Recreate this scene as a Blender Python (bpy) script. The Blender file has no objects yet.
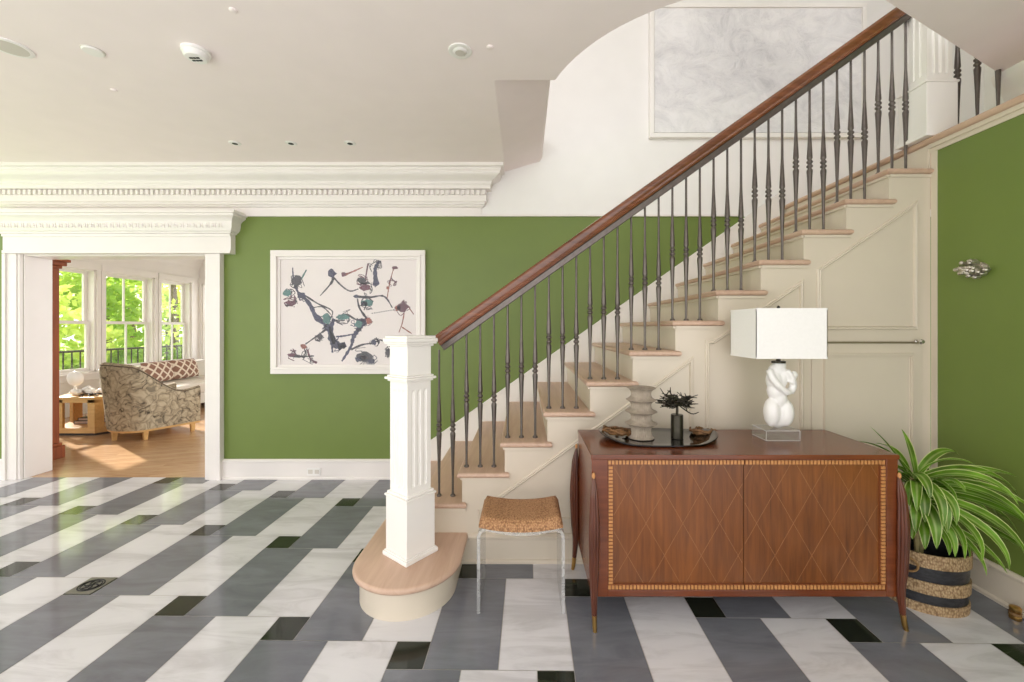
import bpy, bmesh, math, random
from mathutils import Vector, Matrix, noise as mnoise
random.seed(7)
PI = math.pi
SC = bpy.context.scene
COL = SC.collection

# ------------------------------------------------------------------ camera maths
F, U0, V0, H = 415.3, 524.0, 327.3, 1.38
def X_(u, Y): return (u - U0) * Y / F
def Z_(v, Y): return H - (v - V0) * Y / F

# ------------------------------------------------------------------ materials
def new_mat(name):
    m = bpy.data.materials.new(name); m.use_nodes = True
    nt = m.node_tree; b = nt.nodes['Principled BSDF']
    return m, nt, b
def srgb(r, g, b):
    f = lambda c: (c/12.92 if c <= .04045 else ((c+.055)/1.055)**2.4)
    return (f(r/255), f(g/255), f(b/255), 1)
def coords(nt, scale=(1,1,1), rot=(0,0,0), kind='Object'):
    tc = nt.nodes.new('ShaderNodeTexCoord'); mp = nt.nodes.new('ShaderNodeMapping')
    mp.inputs['Scale'].default_value = scale; mp.inputs['Rotation'].default_value = rot
    nt.links.new(tc.outputs[kind], mp.inputs['Vector']); return mp.outputs['Vector']
def ramp(nt, fac, stops):
    r = nt.nodes.new('ShaderNodeValToRGB'); e = r.color_ramp.elements
    while len(e) < len(stops): e.new(.5)
    for el, (p, c) in zip(e, stops): el.position = p; el.color = c
    nt.links.new(fac, r.inputs['Fac']); return r.outputs['Color']
def noise(nt, vec, scale, detail=4, rough=.5, dist=0):
    n = nt.nodes.new('ShaderNodeTexNoise'); n.inputs['Scale'].default_value = scale
    n.inputs['Detail'].default_value = detail; n.inputs['Roughness'].default_value = rough
    n.inputs['Distortion'].default_value = dist
    nt.links.new(vec, n.inputs['Vector']); return n.outputs['Fac']
def bump(nt, b, h, strength=.2, dist=.01):
    bm = nt.nodes.new('ShaderNodeBump'); bm.inputs['Strength'].default_value = strength
    bm.inputs['Distance'].default_value = dist
    nt.links.new(h, bm.inputs['Height']); nt.links.new(bm.outputs['Normal'], b.inputs['Normal'])
def mixc(nt, fac, a, b_, mode='MIX'):
    m = nt.nodes.new('ShaderNodeMix'); m.data_type = 'RGBA'; m.blend_type = mode
    for s, v in ((0, fac), (6, a), (7, b_)):
        if hasattr(v, 'is_linked'): nt.links.new(v, m.inputs[s])
        else: m.inputs[s].default_value = v
    return m.outputs[2]
def plain(name, c, rough=.5, metal=0, var=.03, bmp=0, spec=.5, coat=0, nscale=6):
    m, nt, b = new_mat(name)
    v = coords(nt); n = noise(nt, v, nscale, 3)
    lo = tuple(x*(1-var) for x in c[:3])+(1,); hi = tuple(min(1, x*(1+var)) for x in c[:3])+(1,)
    nt.links.new(ramp(nt, n, [(.3, lo), (.7, hi)]), b.inputs['Base Color'])
    b.inputs['Roughness'].default_value = rough; b.inputs['Metallic'].default_value = metal
    b.inputs['Specular IOR Level'].default_value = spec; b.inputs['Coat Weight'].default_value = coat
    if bmp: bump(nt, b, noise(nt, v, 120, 2), bmp, .002)
    return m
def wood(name, dark, light, rough=.35, axis=0, scale=6, stretch=14, coat=0, spec=.5):
    m, nt, b = new_mat(name)
    sc = [scale*stretch/4]*3; sc[axis] = scale/4
    v = coords(nt, tuple(sc)); n1 = noise(nt, v, 1.6, 6, .62, .6)
    v2 = coords(nt, (1.5, 1.5, 1.5)); n2 = noise(nt, v2, 1.4, 2)
    c = ramp(nt, n1, [(.28, dark), (.72, light)])
    c2 = mixc(nt, .35, c, ramp(nt, n2, [(.3, dark), (.7, light)]))
    nt.links.new(c2, b.inputs['Base Color'])
    b.inputs['Roughness'].default_value = rough; b.inputs['Coat Weight'].default_value = coat
    b.inputs['Coat Roughness'].default_value = .12; b.inputs['Specular IOR Level'].default_value = spec
    return m
def marble(name, base, vein, rough, amount=.5, dirx=1.0):
    m, nt, b = new_mat(name)
    at = nt.nodes.new('ShaderNodeAttribute'); at.attribute_name = 'tile_seed'
    tc = nt.nodes.new('ShaderNodeTexCoord')
    ad = nt.nodes.new('ShaderNodeVectorMath'); ad.operation = 'ADD'
    nt.links.new(tc.outputs['Object'], ad.inputs[0]); nt.links.new(at.outputs['Vector'], ad.inputs[1])
    mp = nt.nodes.new('ShaderNodeMapping'); mp.inputs['Rotation'].default_value = (0, 0, .9)
    mp.inputs['Scale'].default_value = (1.2, 5, 1)
    nt.links.new(ad.outputs[0], mp.inputs['Vector'])
    n = noise(nt, mp.outputs['Vector'], 1.6, 8, .62, 1.2)
    n2 = noise(nt, ad.outputs[0], 2.2, 3)
    c = ramp(nt, n, [(.34, vein), (.34+.3*amount, base), (.75, tuple(min(1, x*1.08) for x in base[:3])+(1,))])
    c = mixc(nt, .35, c, ramp(nt, n2, [(.3, tuple(x*.8 for x in base[:3])+(1,)), (.7, tuple(min(1, x*1.12) for x in base[:3])+(1,))]))
    sp = nt.nodes.new('ShaderNodeSeparateXYZ'); nt.links.new(at.outputs['Vector'], sp.inputs[0])
    mm = nt.nodes.new('ShaderNodeMapRange'); mm.inputs[1].default_value = 0; mm.inputs[2].default_value = 50
    mm.inputs[3].default_value = .9; mm.inputs[4].default_value = 1.06
    nt.links.new(sp.outputs[0], mm.inputs[0])
    hs = nt.nodes.new('ShaderNodeHueSaturation'); nt.links.new(c, hs.inputs['Color']); nt.links.new(mm.outputs[0], hs.inputs['Value'])
    nt.links.new(hs.outputs['Color'], b.inputs['Base Color'])
    b.inputs['Roughness'].default_value = rough
    return m
def thin_glass(name, tint=(1, 1, 1, 1), refl=1.0):
    m = bpy.data.materials.new(name); m.use_nodes = True; nt = m.node_tree; nt.nodes.clear()
    o = nt.nodes.new('ShaderNodeOutputMaterial'); mx = nt.nodes.new('ShaderNodeMixShader')
    t = nt.nodes.new('ShaderNodeBsdfTransparent'); t.inputs[0].default_value = tint
    g = nt.nodes.new('ShaderNodeBsdfGlossy'); g.inputs['Roughness'].default_value = .01
    lw = nt.nodes.new('ShaderNodeLayerWeight'); lw.inputs[0].default_value = .5
    pw = nt.nodes.new('ShaderNodeMath'); pw.operation = 'POWER'; pw.inputs[1].default_value = 4.5
    mu = nt.nodes.new('ShaderNodeMath'); mu.operation = 'MULTIPLY_ADD'; mu.inputs[1].default_value = .8*refl; mu.inputs[2].default_value = .035*refl
    nt.links.new(lw.outputs['Facing'], pw.inputs[0]); nt.links.new(pw.outputs[0], mu.inputs[0]); nt.links.new(mu.outputs[0], mx.inputs[0])
    nt.links.new(t.outputs[0], mx.inputs[1]); nt.links.new(g.outputs[0], mx.inputs[2]); nt.links.new(mx.outputs[0], o.inputs[0])
    return m
def acrylic(name, body):
    m = thin_glass(name, (.965, .975, .97, 1), 1.3); nt = m.node_tree
    out = [n for n in nt.nodes if n.type == 'OUTPUT_MATERIAL'][0]; src = out.inputs[0].links[0].from_socket
    df = nt.nodes.new('ShaderNodeBsdfDiffuse'); df.inputs[0].default_value = (.9, .9, .88, 1)
    n = noise(nt, coords(nt), 14, 2); mr = nt.nodes.new('ShaderNodeMapRange'); mr.inputs[3].default_value = body*.6; mr.inputs[4].default_value = body*1.4
    nt.links.new(n, mr.inputs[0]); mx = nt.nodes.new('ShaderNodeMixShader'); nt.links.new(mr.outputs[0], mx.inputs[0])
    nt.links.new(src, mx.inputs[1]); nt.links.new(df.outputs[0], mx.inputs[2]); nt.links.new(mx.outputs[0], out.inputs[0])
    return m

M = {}
M['green'] = plain('green wall paint', srgb(109, 128, 58), .42, var=.02, bmp=.03)
M['white'] = plain('warm white wall paint', srgb(240, 238, 234), .5, var=.012, bmp=.03)
M['ceil'] = plain('ceiling paint', srgb(246, 235, 233), .65, var=.012)
M['trim'] = plain('cream trim paint', srgb(236, 231, 226), .32, var=.012)
M['panel'] = plain('cream panel paint with shade', srgb(214, 203, 184), .35, var=.012)  # a bit darker: the shade on the stair side is put into the colour
M['newel'] = plain('white gloss paint', srgb(244, 241, 235), .3, var=.01)
M['marble_white'] = marble('white marble', srgb(230, 229, 231), srgb(198, 196, 197), .10, .6)
M['marble_grey'] = marble('grey marble', srgb(130, 133, 140), srgb(104, 106, 113), .11, .9)
M['marble_dark'] = marble('dark green marble', srgb(38, 44, 36), srgb(70, 78, 62), .10, .2)
M['grout'] = plain('grout', srgb(176, 172, 165), .7)
M['tread'] = wood('bleached oak tread', srgb(186, 152, 130), srgb(214, 186, 162), .38, axis=1, scale=5)
M['rail_wood'] = wood('mahogany rail', srgb(78, 42, 24), srgb(138, 82, 50), .22, axis=0, scale=8, coat=.5)
M['iron'] = plain('pewter iron', srgb(106, 99, 94), .36, .8, var=.12, nscale=30)
M['wood_cab'] = wood('walnut veneer', srgb(78, 40, 16), srgb(142, 84, 38), .3, axis=2, scale=7, stretch=16, coat=.15)
M['wood_carc'] = wood('mahogany carcass', srgb(84, 40, 20), srgb(128, 66, 34), .24, axis=0, scale=6, coat=.2)
M['inlay'] = plain('satinwood inlay', srgb(190, 134, 80), .35, var=.1, nscale=40)
M['inlay_line'] = plain('pale stringing', srgb(146, 98, 58), .35, var=.1, nscale=40)
M['inlay_dark'] = plain('dark inlay', srgb(120, 66, 36), .35, var=.1, nscale=40)
M['leg'] = wood('dark rosewood leg', srgb(60, 29, 19), srgb(112, 58, 34), .28, axis=2, scale=10, coat=.2)
M['brass'] = plain('brass', srgb(196, 156, 92), .28, 1, var=.08)
M['black_gloss'] = plain('black lacquer', srgb(24, 24, 22), .08, var=.1, coat=.5)
M['bronze'] = plain('dark bronze', srgb(58, 54, 44), .35, .7, var=.2, nscale=40)
M['ceramic'] = plain('white ceramic', srgb(240, 238, 234), .3, var=.02)
M['bisque'] = plain('grey bisque', srgb(158, 146, 130), .8, var=.15, nscale=40, bmp=.3)
M['acrylic'] = acrylic('clear acrylic', .06); M['edge_highlight'] = acrylic('acrylic edge with painted highlight', .26); M['rim_highlight'] = acrylic('acrylic rim with painted highlight', .6)  # extra diffuse white on edge and rim is painted highlight
M['chrome'] = plain('polished nickel', srgb(200, 198, 190), .2, 1)
M['silver'] = plain('cast silver', srgb(196, 190, 178), .3, .9, var=.25, nscale=60)
M['plastic'] = plain('white plastic', srgb(240, 238, 234), .4)
M['dark'] = plain('dark slot', srgb(30, 30, 30), .6)
M['lampgrey'] = plain('recessed can grey', srgb(206, 200, 192), .4)
M['glass'] = thin_glass('window glass')
M['artglass'] = thin_glass('picture glass', refl=.8)
M['gold_twig'] = plain('gilt brown twig', srgb(118, 84, 50), .4, .35, var=.35, nscale=40)
M['oak'] = wood('blonde oak', srgb(196, 148, 84), srgb(226, 184, 122), .4, axis=0, scale=6)
M['redwood'] = wood('cherry wardrobe', srgb(120, 52, 12), srgb(166, 86, 32), .6, axis=2, scale=6)
M['sofa'] = plain('ivory linen', srgb(228, 222, 212), .85, bmp=.2)
M['books'] = plain('dark book cloth', srgb(62, 58, 54), .7, var=.3)
M['soil'] = plain('dark soil', srgb(30, 24, 18), .95, var=.4, nscale=60)
M['stem'] = plain('pale cane', srgb(168, 152, 104), .7, var=.2, nscale=30)
M['bark'] = plain('tree bark', srgb(110, 96, 80), .9, var=.3, nscale=12)
M['paper'] = plain('print paper', srgb(228, 220, 216), .6, var=.02)
M['rope'] = plain('jute rope', srgb(150, 116, 72), .85, var=.2, nscale=80)

def shade_mat():
    m, nt, b = new_mat('linen lampshade'); n = noise(nt, coords(nt, (1, 1, 1)), 90, 2)
    nt.links.new(ramp(nt, n, [(.3, srgb(243, 241, 237)), (.7, srgb(246, 244, 240))]), b.inputs['Base Color'])
    b.inputs['Roughness'].default_value = .8; return m
M['shade'] = shade_mat()
def plank_floor():
    m, nt, b = new_mat('oak plank floor'); v = coords(nt, (1, 1, 1), (0, 0, -.35))
    br = nt.nodes.new('ShaderNodeTexBrick'); nt.links.new(v, br.inputs['Vector'])
    br.inputs['Scale'].default_value = 1; br.inputs['Brick Width'].default_value = 1.3; br.inputs['Row Height'].default_value = .085
    br.inputs['Mortar Size'].default_value = .0012
    br.inputs['Color1'].default_value = srgb(192, 156, 118); br.inputs['Color2'].default_value = srgb(172, 134, 98); br.inputs['Mortar'].default_value = srgb(124, 84, 52)
    n = noise(nt, coords(nt, (2, 20, 1), (0, 0, -.35)), 2.5, 4)
    nt.links.new(mixc(nt, .35, br.outputs['Color'], ramp(nt, n, [(.3, srgb(158, 120, 84)), (.7, srgb(206, 174, 136))])), b.inputs['Base Color'])
    b.inputs['Roughness'].default_value = .2; return m
M['plank'] = plank_floor()
def snake():
    m, nt, b = new_mat('snakeskin print fabric'); v = coords(nt, (1, 1, 1))
    w = nt.nodes.new('ShaderNodeTexNoise'); w.inputs['Scale'].default_value = 5; nt.links.new(v, w.inputs['Vector'])
    mv = nt.nodes.new('ShaderNodeMix'); mv.data_type = 'VECTOR'; mv.inputs[0].default_value = .22
    nt.links.new(v, mv.inputs[4]); nt.links.new(w.outputs['Color'], mv.inputs[5])
    vo = nt.nodes.new('ShaderNodeTexVoronoi'); vo.feature = 'DISTANCE_TO_EDGE'; vo.inputs['Scale'].default_value = 13
    nt.links.new(mv.outputs[1], vo.inputs['Vector'])
    c1 = ramp(nt, vo.outputs['Distance'], [(.0, srgb(74, 64, 54)), (.05, srgb(140, 126, 104)), (.14, srgb(186, 172, 146))])
    n = noise(nt, mv.outputs[1], 11, 4, .6, 2.0)
    c2 = ramp(nt, n, [(.38, srgb(30, 24, 22)), (.43, srgb(150, 134, 110)), (.62, srgb(200, 186, 160))])
    nt.links.new(mixc(nt, .55, c1, c2), b.inputs['Base Color']); b.inputs['Roughness'].default_value = .8; return m
M['snake'] = snake()
def lattice():
    m, nt, b = new_mat('lattice pillow fabric'); v = coords(nt, (1, 1, 1), (PI/4, 0, 0))
    sp = nt.nodes.new('ShaderNodeSeparateXYZ'); nt.links.new(v, sp.inputs[0])
    outs = []
    for i in (1, 2):
        a = nt.nodes.new('ShaderNodeMath'); a.operation = 'PINGPONG'; a.inputs[1].default_value = .055; nt.links.new(sp.outputs[i], a.inputs[0]); outs.append(a.outputs[0])
    mn = nt.nodes.new('ShaderNodeMath'); mn.operation = 'MINIMUM'; nt.links.new(outs[0], mn.inputs[0]); nt.links.new(outs[1], mn.inputs[1])
    nt.links.new(ramp(nt, mn.outputs[0], [(0, srgb(236, 222, 206)), (.012, srgb(236, 222, 206)), (.016, srgb(150, 112, 96))]), b.inputs['Base Color'])
    b.inputs['Roughness'].default_value = .85; return m
M['lattice'] = lattice()
def woven(name, c1, c2, c3, s):
    m, nt, b = new_mat(name); v = coords(nt, (s, s, s*.6))
    vo = nt.nodes.new('ShaderNodeTexVoronoi'); vo.inputs['Scale'].default_value = 1; nt.links.new(v, vo.inputs['Vector'])
    vo.inputs['Randomness'].default_value = .75
    nt.links.new(ramp(nt, vo.outputs['Distance'], [(.1, c1), (.45, c2), (.75, c3)]), b.inputs['Base Color'])
    b.inputs['Roughness'].default_value = .7
    inv = nt.nodes.new('ShaderNodeMath'); inv.operation = 'SUBTRACT'; inv.inputs[0].default_value = 1; nt.links.new(vo.outputs['Distance'], inv.inputs[1])
    bump(nt, b, inv.outputs[0], .8, .006); return m
M['rattan'] = woven('woven seagrass', srgb(200, 158, 114), srgb(178, 132, 90), srgb(136, 96, 62), 130)
M['band'] = woven('carved tan band', srgb(196, 170, 132), srgb(172, 144, 106), srgb(132, 104, 72), 120)
def leather():
    m, nt, b = new_mat('black hide'); v = coords(nt, (1, 1, 2.5)); n = noise(nt, v, 30, 5, .6)
    nt.links.new(ramp(nt, n, [(.3, srgb(20, 20, 22)), (.7, srgb(54, 54, 58))]), b.inputs['Base Color'])
    b.inputs['Roughness'].default_value = .35; bump(nt, b, n, .5, .004); return m
M['hide'] = leather()
def leaf_mat(name, edge, mid, body, translucent=.3):
    m, nt, b = new_mat(name); at = nt.nodes.new('ShaderNodeAttribute'); at.attribute_name = 'across'
    n = noise(nt, coords(nt), 9, 2)
    dk = tuple(x*.42 for x in body[:3])+(1,)
    bc = ramp(nt, n, [(.35, dk), (.65, body)])
    st = ramp(nt, at.outputs['Fac'], [(0, (1, 1, 1, 1)), (.09, (1, 1, 1, 1)), (.2, (0, 0, 0, 1)), (.7, (0, 0, 0, 1)), (1, (.4, .4, .4, 1))])
    c = mixc(nt, st, bc, edge)
    nt.links.new(c, b.inputs['Base Color']); b.inputs['Roughness'].default_value = .35
    tr = nt.nodes.new('ShaderNodeBsdfTranslucent'); nt.links.new(c, tr.inputs[0])
    mx = nt.nodes.new('ShaderNodeMixShader'); mx.inputs[0].default_value = translucent
    nt.links.new(b.outputs[0], mx.inputs[1]); nt.links.new(tr.outputs[0], mx.inputs[2])
    nt.links.new(mx.outputs[0], nt.nodes['Material Output'].inputs[0]); return m
M['dracaena'] = leaf_mat('striped leaf', srgb(222, 232, 156), None, srgb(124, 174, 44))
def tree_leaf(name, a, c):
    m, nt, b = new_mat(name); n = noise(nt, coords(nt), 1.4, 3)
    col = ramp(nt, n, [(.35, a), (.65, c)])
    nt.links.new(col, b.inputs['Base Color']); b.inputs['Roughness'].default_value = .5
    tr = nt.nodes.new('ShaderNodeBsdfTranslucent'); nt.links.new(col, tr.inputs[0])
    mx = nt.nodes.new('ShaderNodeMixShader'); mx.inputs[0].default_value = .5
    nt.links.new(b.outputs[0], mx.inputs[1]); nt.links.new(tr.outputs[0], mx.inputs[2])
    nt.links.new(mx.outputs[0], nt.nodes['Material Output'].inputs[0]); return m
M['leaf_a'] = tree_leaf('tree leaf light', srgb(186, 206, 86), srgb(226, 236, 140))
M['leaf_b'] = tree_leaf('tree leaf deep', srgb(132, 170, 64), srgb(190, 214, 100))
M['grass'] = plain('lawn grass', srgb(140, 176, 84), .9, var=.25, nscale=3)
def canvas_mat():
    m, nt, b = new_mat('textured white canvas'); v = coords(nt, (1, 1, 1.3), (0, .5, 0))
    n = noise(nt, v, 4.2, 10, .74, 1.0); n2 = noise(nt, v, 1.3, 3)
    c = ramp(nt, n, [(.3, srgb(190, 190, 193)), (.45, srgb(226, 225, 226)), (.6, srgb(246, 245, 244))])
    nt.links.new(mixc(nt, .4, c, ramp(nt, n2, [(.35, srgb(214, 213, 213)), (.6, srgb(246, 245, 243))])), b.inputs['Base Color'])
    b.inputs['Roughness'].default_value = .6; bump(nt, b, n, .8, .03); return m
M['canvas'] = canvas_mat()
for k, c in dict(ink_navy=(50, 50, 76), ink_plum=(96, 50, 64), ink_teal=(70, 112, 108), ink_rust=(140, 80, 66), ink_char=(54, 50, 56)).items():
    M[k] = plain(k.replace('_', ' '), srgb(*c), .6, var=.25, nscale=25)

# ------------------------------------------------------------------ mesh helpers
class MB:
    def __init__(s): s.v = []; s.f = []; s.mi = []; s.mats = []; s.attr = {}
    def m(s, mat):
        if mat not in s.mats: s.mats.append(mat)
        return s.mats.index(mat)
    def add(s, vs, fs, mat=None, mtx=None):
        o = len(s.v); i = s.m(mat) if mat else 0
        for v in vs:
            v = Vector(v); s.v.append(mtx @ v if mtx else v)
        for f in fs: s.f.append([o+k for k in f]); s.mi.append(i)
        return s
    def box(s, x0, x1, y0, y1, z0, z1, mat=None, mtx=None):
        vs = [(x, y, z) for z in (z0, z1) for y in (y0, y1) for x in (x0, x1)]
        return s.add(vs, [(0, 2, 3, 1), (4, 5, 7, 6), (0, 1, 5, 4), (2, 6, 7, 3), (0, 4, 6, 2), (1, 3, 7, 5)], mat, mtx)
    def lathe(s, prof, n=24, mat=None, mtx=None, lob=None, caps=True):
        vs = []; fs = []
        for r, z in prof:
            for k in range(n):
                a = 2*PI*k/n; rr = r*(lob(a, z) if lob else 1)
                vs.append((rr*math.cos(a), rr*math.sin(a), z))
        for i in range(len(prof)-1):
            for k in range(n):
                k2 = (k+1) % n; fs.append((i*n+k, i*n+k2, (i+1)*n+k2, (i+1)*n+k))
        if caps: fs.append(tuple(range(n-1, -1, -1))); fs.append(tuple((len(prof)-1)*n+k for k in range(n)))
        return s.add(vs, fs, mat, mtx)
    def tube(s, pts, rad, n=8, mat=None, caps=True, lob=None):
        pts = [Vector(p) for p in pts]; N = len(pts)
        if not hasattr(rad, '__len__'): rad = [rad]*N
        vs = []; fs = []; up = None
        for i, p in enumerate(pts):
            t = (pts[min(i+1, N-1)]-pts[max(i-1, 0)]).normalized()
            if up is None:
                up = Vector((0, 0, 1)) if abs(t.z) < .9 else Vector((0, 1, 0))
            a = (up - t*up.dot(t)).normalized(); b = t.cross(a); up = a
            for k in range(n):
                th = 2*PI*k/n; r = rad[i]*(lob(th) if lob else 1)
                vs.append(p + a*math.cos(th)*r + b*math.sin(th)*r)
        for i in range(N-1):
            for k in range(n):
                k2 = (k+1) % n; fs.append((i*n+k, i*n+k2, (i+1)*n+k2, (i+1)*n+k))
        if caps: fs.append(tuple(range(n-1, -1, -1))); fs.append(tuple((N-1)*n+k for k in range(n)))
        return s.add(vs, fs, mat)
    def prism(s, poly, a, b, axis='y', mat=None, mtx=None):
        n = len(poly)
        mk = {'y': lambda p, t: (p[0], t, p[1]), 'z': lambda p, t: (p[0], p[1], t), 'x': lambda p, t: (t, p[0], p[1])}[axis]
        vs = [mk(p, a) for p in poly]+[mk(p, b) for p in poly]
        fs = [tuple(range(n)), tuple(range(2*n-1, n-1, -1))]+[(i, i+n, (i+1) % n+n, (i+1) % n) for i in range(n)]
        return s.add(vs, fs, mat, mtx)
    def sphere(s, c, r, mat=None, u=16, v=10, mtx=None):
        c = Vector(c); r = Vector(r) if hasattr(r, '__len__') else Vector((r, r, r))
        vs = [c+Vector((0, 0, -r.z))]; fs = []
        for i in range(1, v):
            ph = -PI/2+PI*i/v
            for k in range(u):
                th = 2*PI*k/u; vs.append(c+Vector((r.x*math.cos(ph)*math.cos(th), r.y*math.cos(ph)*math.sin(th), r.z*math.sin(ph))))
        vs.append(c+Vector((0, 0, r.z))); top = len(vs)-1
        for k in range(u):
            k2 = (k+1) % u; fs.append((0, 1+k2, 1+k)); fs.append((top, 1+(v-2)*u+k, 1+(v-2)*u+k2))
            for i in range(v-2): fs.append((1+i*u+k, 1+i*u+k2, 1+(i+1)*u+k2, 1+(i+1)*u+k))
        return s.add(vs, fs, mat, mtx)
    def sweep(s, prof, path, normals, mat=None, closed=False, capends=True):
        """prof: list of (d, h); path: points; normals: (outward, up) vectors per point"""
        n = len(prof); vs = []; fs = []
        for p, (o, w) in zip(path, normals):
            for d, h in prof: vs.append(Vector(p)+Vector(o)*d+Vector(w)*h)
        L = len(path)
        for i in range(L if closed else L-1):
            j = (i+1) % L
            for k in range(n-1): fs.append((i*n+k, j*n+k, j*n+k+1, i*n+k+1))
            fs.append((i*n+n-1, j*n+n-1, j*n, i*n))
        if capends and not closed: fs.append(tuple(range(n-1, -1, -1))); fs.append(tuple((L-1)*n+k for k in range(n)))
        return s.add(vs, fs, mat)
    def build(s, name, mat=None, parent=None, smooth=False, bevel=0, seg=2, sub=0, angle=35):
        me = bpy.data.meshes.new(name); me.from_pydata([tuple(v) for v in s.v], [], s.f)
        mats = s.mats if s.mats else [mat]
        for k in mats: me.materials.append(M[k] if isinstance(k, str) else k)
        if s.mats:
            for p, i in zip(me.polygons, s.mi): p.material_index = i
        for nm, vals in s.attr.items():
            a = me.attributes.new(nm, 'FLOAT', 'POINT')
            for i, x in enumerate(vals): a.data[i].value = x
        bm = bmesh.new(); bm.from_mesh(me); bmesh.ops.recalc_face_normals(bm, faces=bm.faces); bm.to_mesh(me); bm.free()
        if smooth:
            for p in me.polygons: p.use_smooth = True
            if smooth != 'all': 
                try: me.set_sharp_from_angle(angle=math.radians(angle))
                except Exception: pass
        o = bpy.data.objects.new(name, me); COL.objects.link(o)
        if parent is not None: o.parent = parent
        if bevel:
            b = o.modifiers.new('bevel', 'BEVEL'); b.width = bevel; b.segments = seg; b.limit_method = 'ANGLE'; b.angle_limit = math.radians(40)
        if sub:
            q = o.modifiers.new('sub', 'SUBSURF'); q.levels = q.render_levels = sub
        return o
def tag(o, label=None, cat=None, group=None, kind=None):
    if label: o['label'] = label
    if cat: o['category'] = cat
    if group: o['group'] = group
    if kind: o['kind'] = kind
    return o
def thing(name, label, cat, loc=(0, 0, 0), rz=0, group=None):
    o = bpy.data.objects.new(name, None); COL.objects.link(o); o.location = loc; o.rotation_euler = (0, 0, rz)
    o.empty_display_size = .1
    return tag(o, label, cat, group)
def copy_tree(o, parent=None):
    c = o.copy(); COL.objects.link(c)
    if parent is not None: c.parent = parent
    for ch in list(o.children): copy_tree(ch, c)
    return c
def struct(o, label, cat): return tag(o, label, cat, kind='structure')
def rotz(a, loc=(0, 0, 0)): return Matrix.Translation(loc) @ Matrix.Rotation(a, 4, 'Z')
def bez(p0, p1, p2, p3, n):
    out = []
    for i in range(n+1):
        t = i/n; a = (1-t)**3; b = 3*(1-t)**2*t; c = 3*(1-t)*t*t; d = t**3
        out.append(tuple(a*w+b*x+c*y+d*z for w, x, y, z in zip(p0, p1, p2, p3)))
    return out
def spline(P, per=8):
    P = [Vector(p) for p in P]; out = []
    for i in range(len(P)-1):
        p0 = P[max(i-1, 0)]; p1 = P[i]; p2 = P[i+1]; p3 = P[min(i+2, len(P)-1)]
        for j in range(per):
            t = j/per
            out.append(.5*((2*p1)+(p2-p0)*t+(2*p0-5*p1+4*p2-p3)*t*t+(3*p1-p0-3*p2+p3)*t**3))
    out.append(P[-1]); return out

# ------------------------------------------------------------------ layout constants
YW = 3.79            # hall back wall
YS = 2.45            # stair side face
XR = 2.40            # right wall
ZC = 2.80            # ceiling
XL = -5.9
YF = -.6
RISE, RUN = .1786, .2518
def nose(k): return -.3915+RUN*(k-3)
def tz(k): return .527+RISE*(k-3)
ZL = tz(14)

# ================================================================== FLOOR
def tile_floor():
    s = H/9.0414; b = .9732; cx, zc, yaw = 2.8036, 10.9418, -.0112
    mb = MB(); seeds = []
    ca, sa = math.cos(yaw), math.sin(yaw)
    def W(X, Y): return (((X-cx)*ca-(Y+zc)*sa)*s, ((X-cx)*sa+(Y+zc)*ca)*s, 0)
    g = .006/s*.5*.5
    me = bmesh.new()
    lay = me.faces.layers.int.new('k'); sl = me.faces.layers.float_vector.new('seed')
    rnd = random.Random(3)
    def quad(x0, x1, y0, y1, k):
        vs = [me.verts.new(W(*p)) for p in ((x0+g, y0+g), (x1-g, y0+g), (x1-g, y1-g), (x0+g, y1-g))]
        f = me.faces.new(vs); f[lay] = k; f[sl] = (rnd.uniform(0, 50), rnd.uniform(0, 50), rnd.uniform(0, 50))
    for m in range(-22, 16):
        for n in range(-22, 16):
            x, y = 4*m+b*n, -b*m+4*n
            wx, wy, _ = W(x, y)
            if not (XL-1 < wx < XR+1 and YF-1 < wy < YW+1): continue
            quad(x, x+2, y, y+4, 1); quad(x+2, x+4, y, y+4, 0)
            if (m, n) != (-4, 1): pass
            quad(x+4, x+4+b, y+4-b, y+4, 2)
    for co, no in (((XL, 0, 0), (-1, 0, 0)), ((XR+.02, 0, 0), (1, 0, 0)), ((0, YF, 0), (0, -1, 0)), ((0, YW+.03, 0), (0, 1, 0))):
        bmesh.ops.bisect_plane(me, geom=me.verts[:]+me.edges[:]+me.faces[:], plane_co=co, plane_no=no, clear_outer=True)
    fl = [(f[lay], Vector(f[sl])) for f in me.faces]
    d = bpy.data.meshes.new('floor')
    me.faces.ensure_lookup_table()
    # slab under the tiles
    vs = [me.verts.new(p) for p in ((XL, YF, -.0015), (XR+.02, YF, -.0015), (XR+.02, YW+.03, -.0015), (XL, YW+.03, -.0015))]
    nf = me.faces.new(vs); nf[lay] = 3
    vb = [me.verts.new((v.co.x, v.co.y, -.1)) for v in vs]
    fb = me.faces.new(vb[::-1]); fb[lay] = 3
    for i in range(4):
        q = me.faces.new((vs[i], vb[i], vb[(i+1) % 4], vs[(i+1) % 4])); q[lay] = 3
    ks = [f[lay] for f in me.faces]; ss = [Vector(f[sl]) for f in me.faces]
    me.to_mesh(d); me.free()
    for k in ('marble_white', 'marble_grey', 'marble_dark', 'grout'): d.materials.append(M[k])
    at = d.attributes.new('tile_seed', 'FLOAT_VECTOR', 'FACE')
    for p, k, q in zip(d.polygons, ks, ss): p.material_index = k; at.data[p.index].vector = q
    for p in d.polygons:
        if p.material_index < 3 and p.normal.z < 0: p.flip()
    d.update()
    o = bpy.data.objects.new('floor', d); COL.objects.link(o)
    struct(o, 'white and grey marble strip floor with small dark squares', 'floor')
    return W
FW = tile_floor()
o = MB().box(-7.2, -1.5, YW+.03, 9.1, -.1, 0).build('floor_wood', 'plank'); struct(o, 'warm oak plank floor of the sunny room beyond the opening', 'floor')

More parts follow.
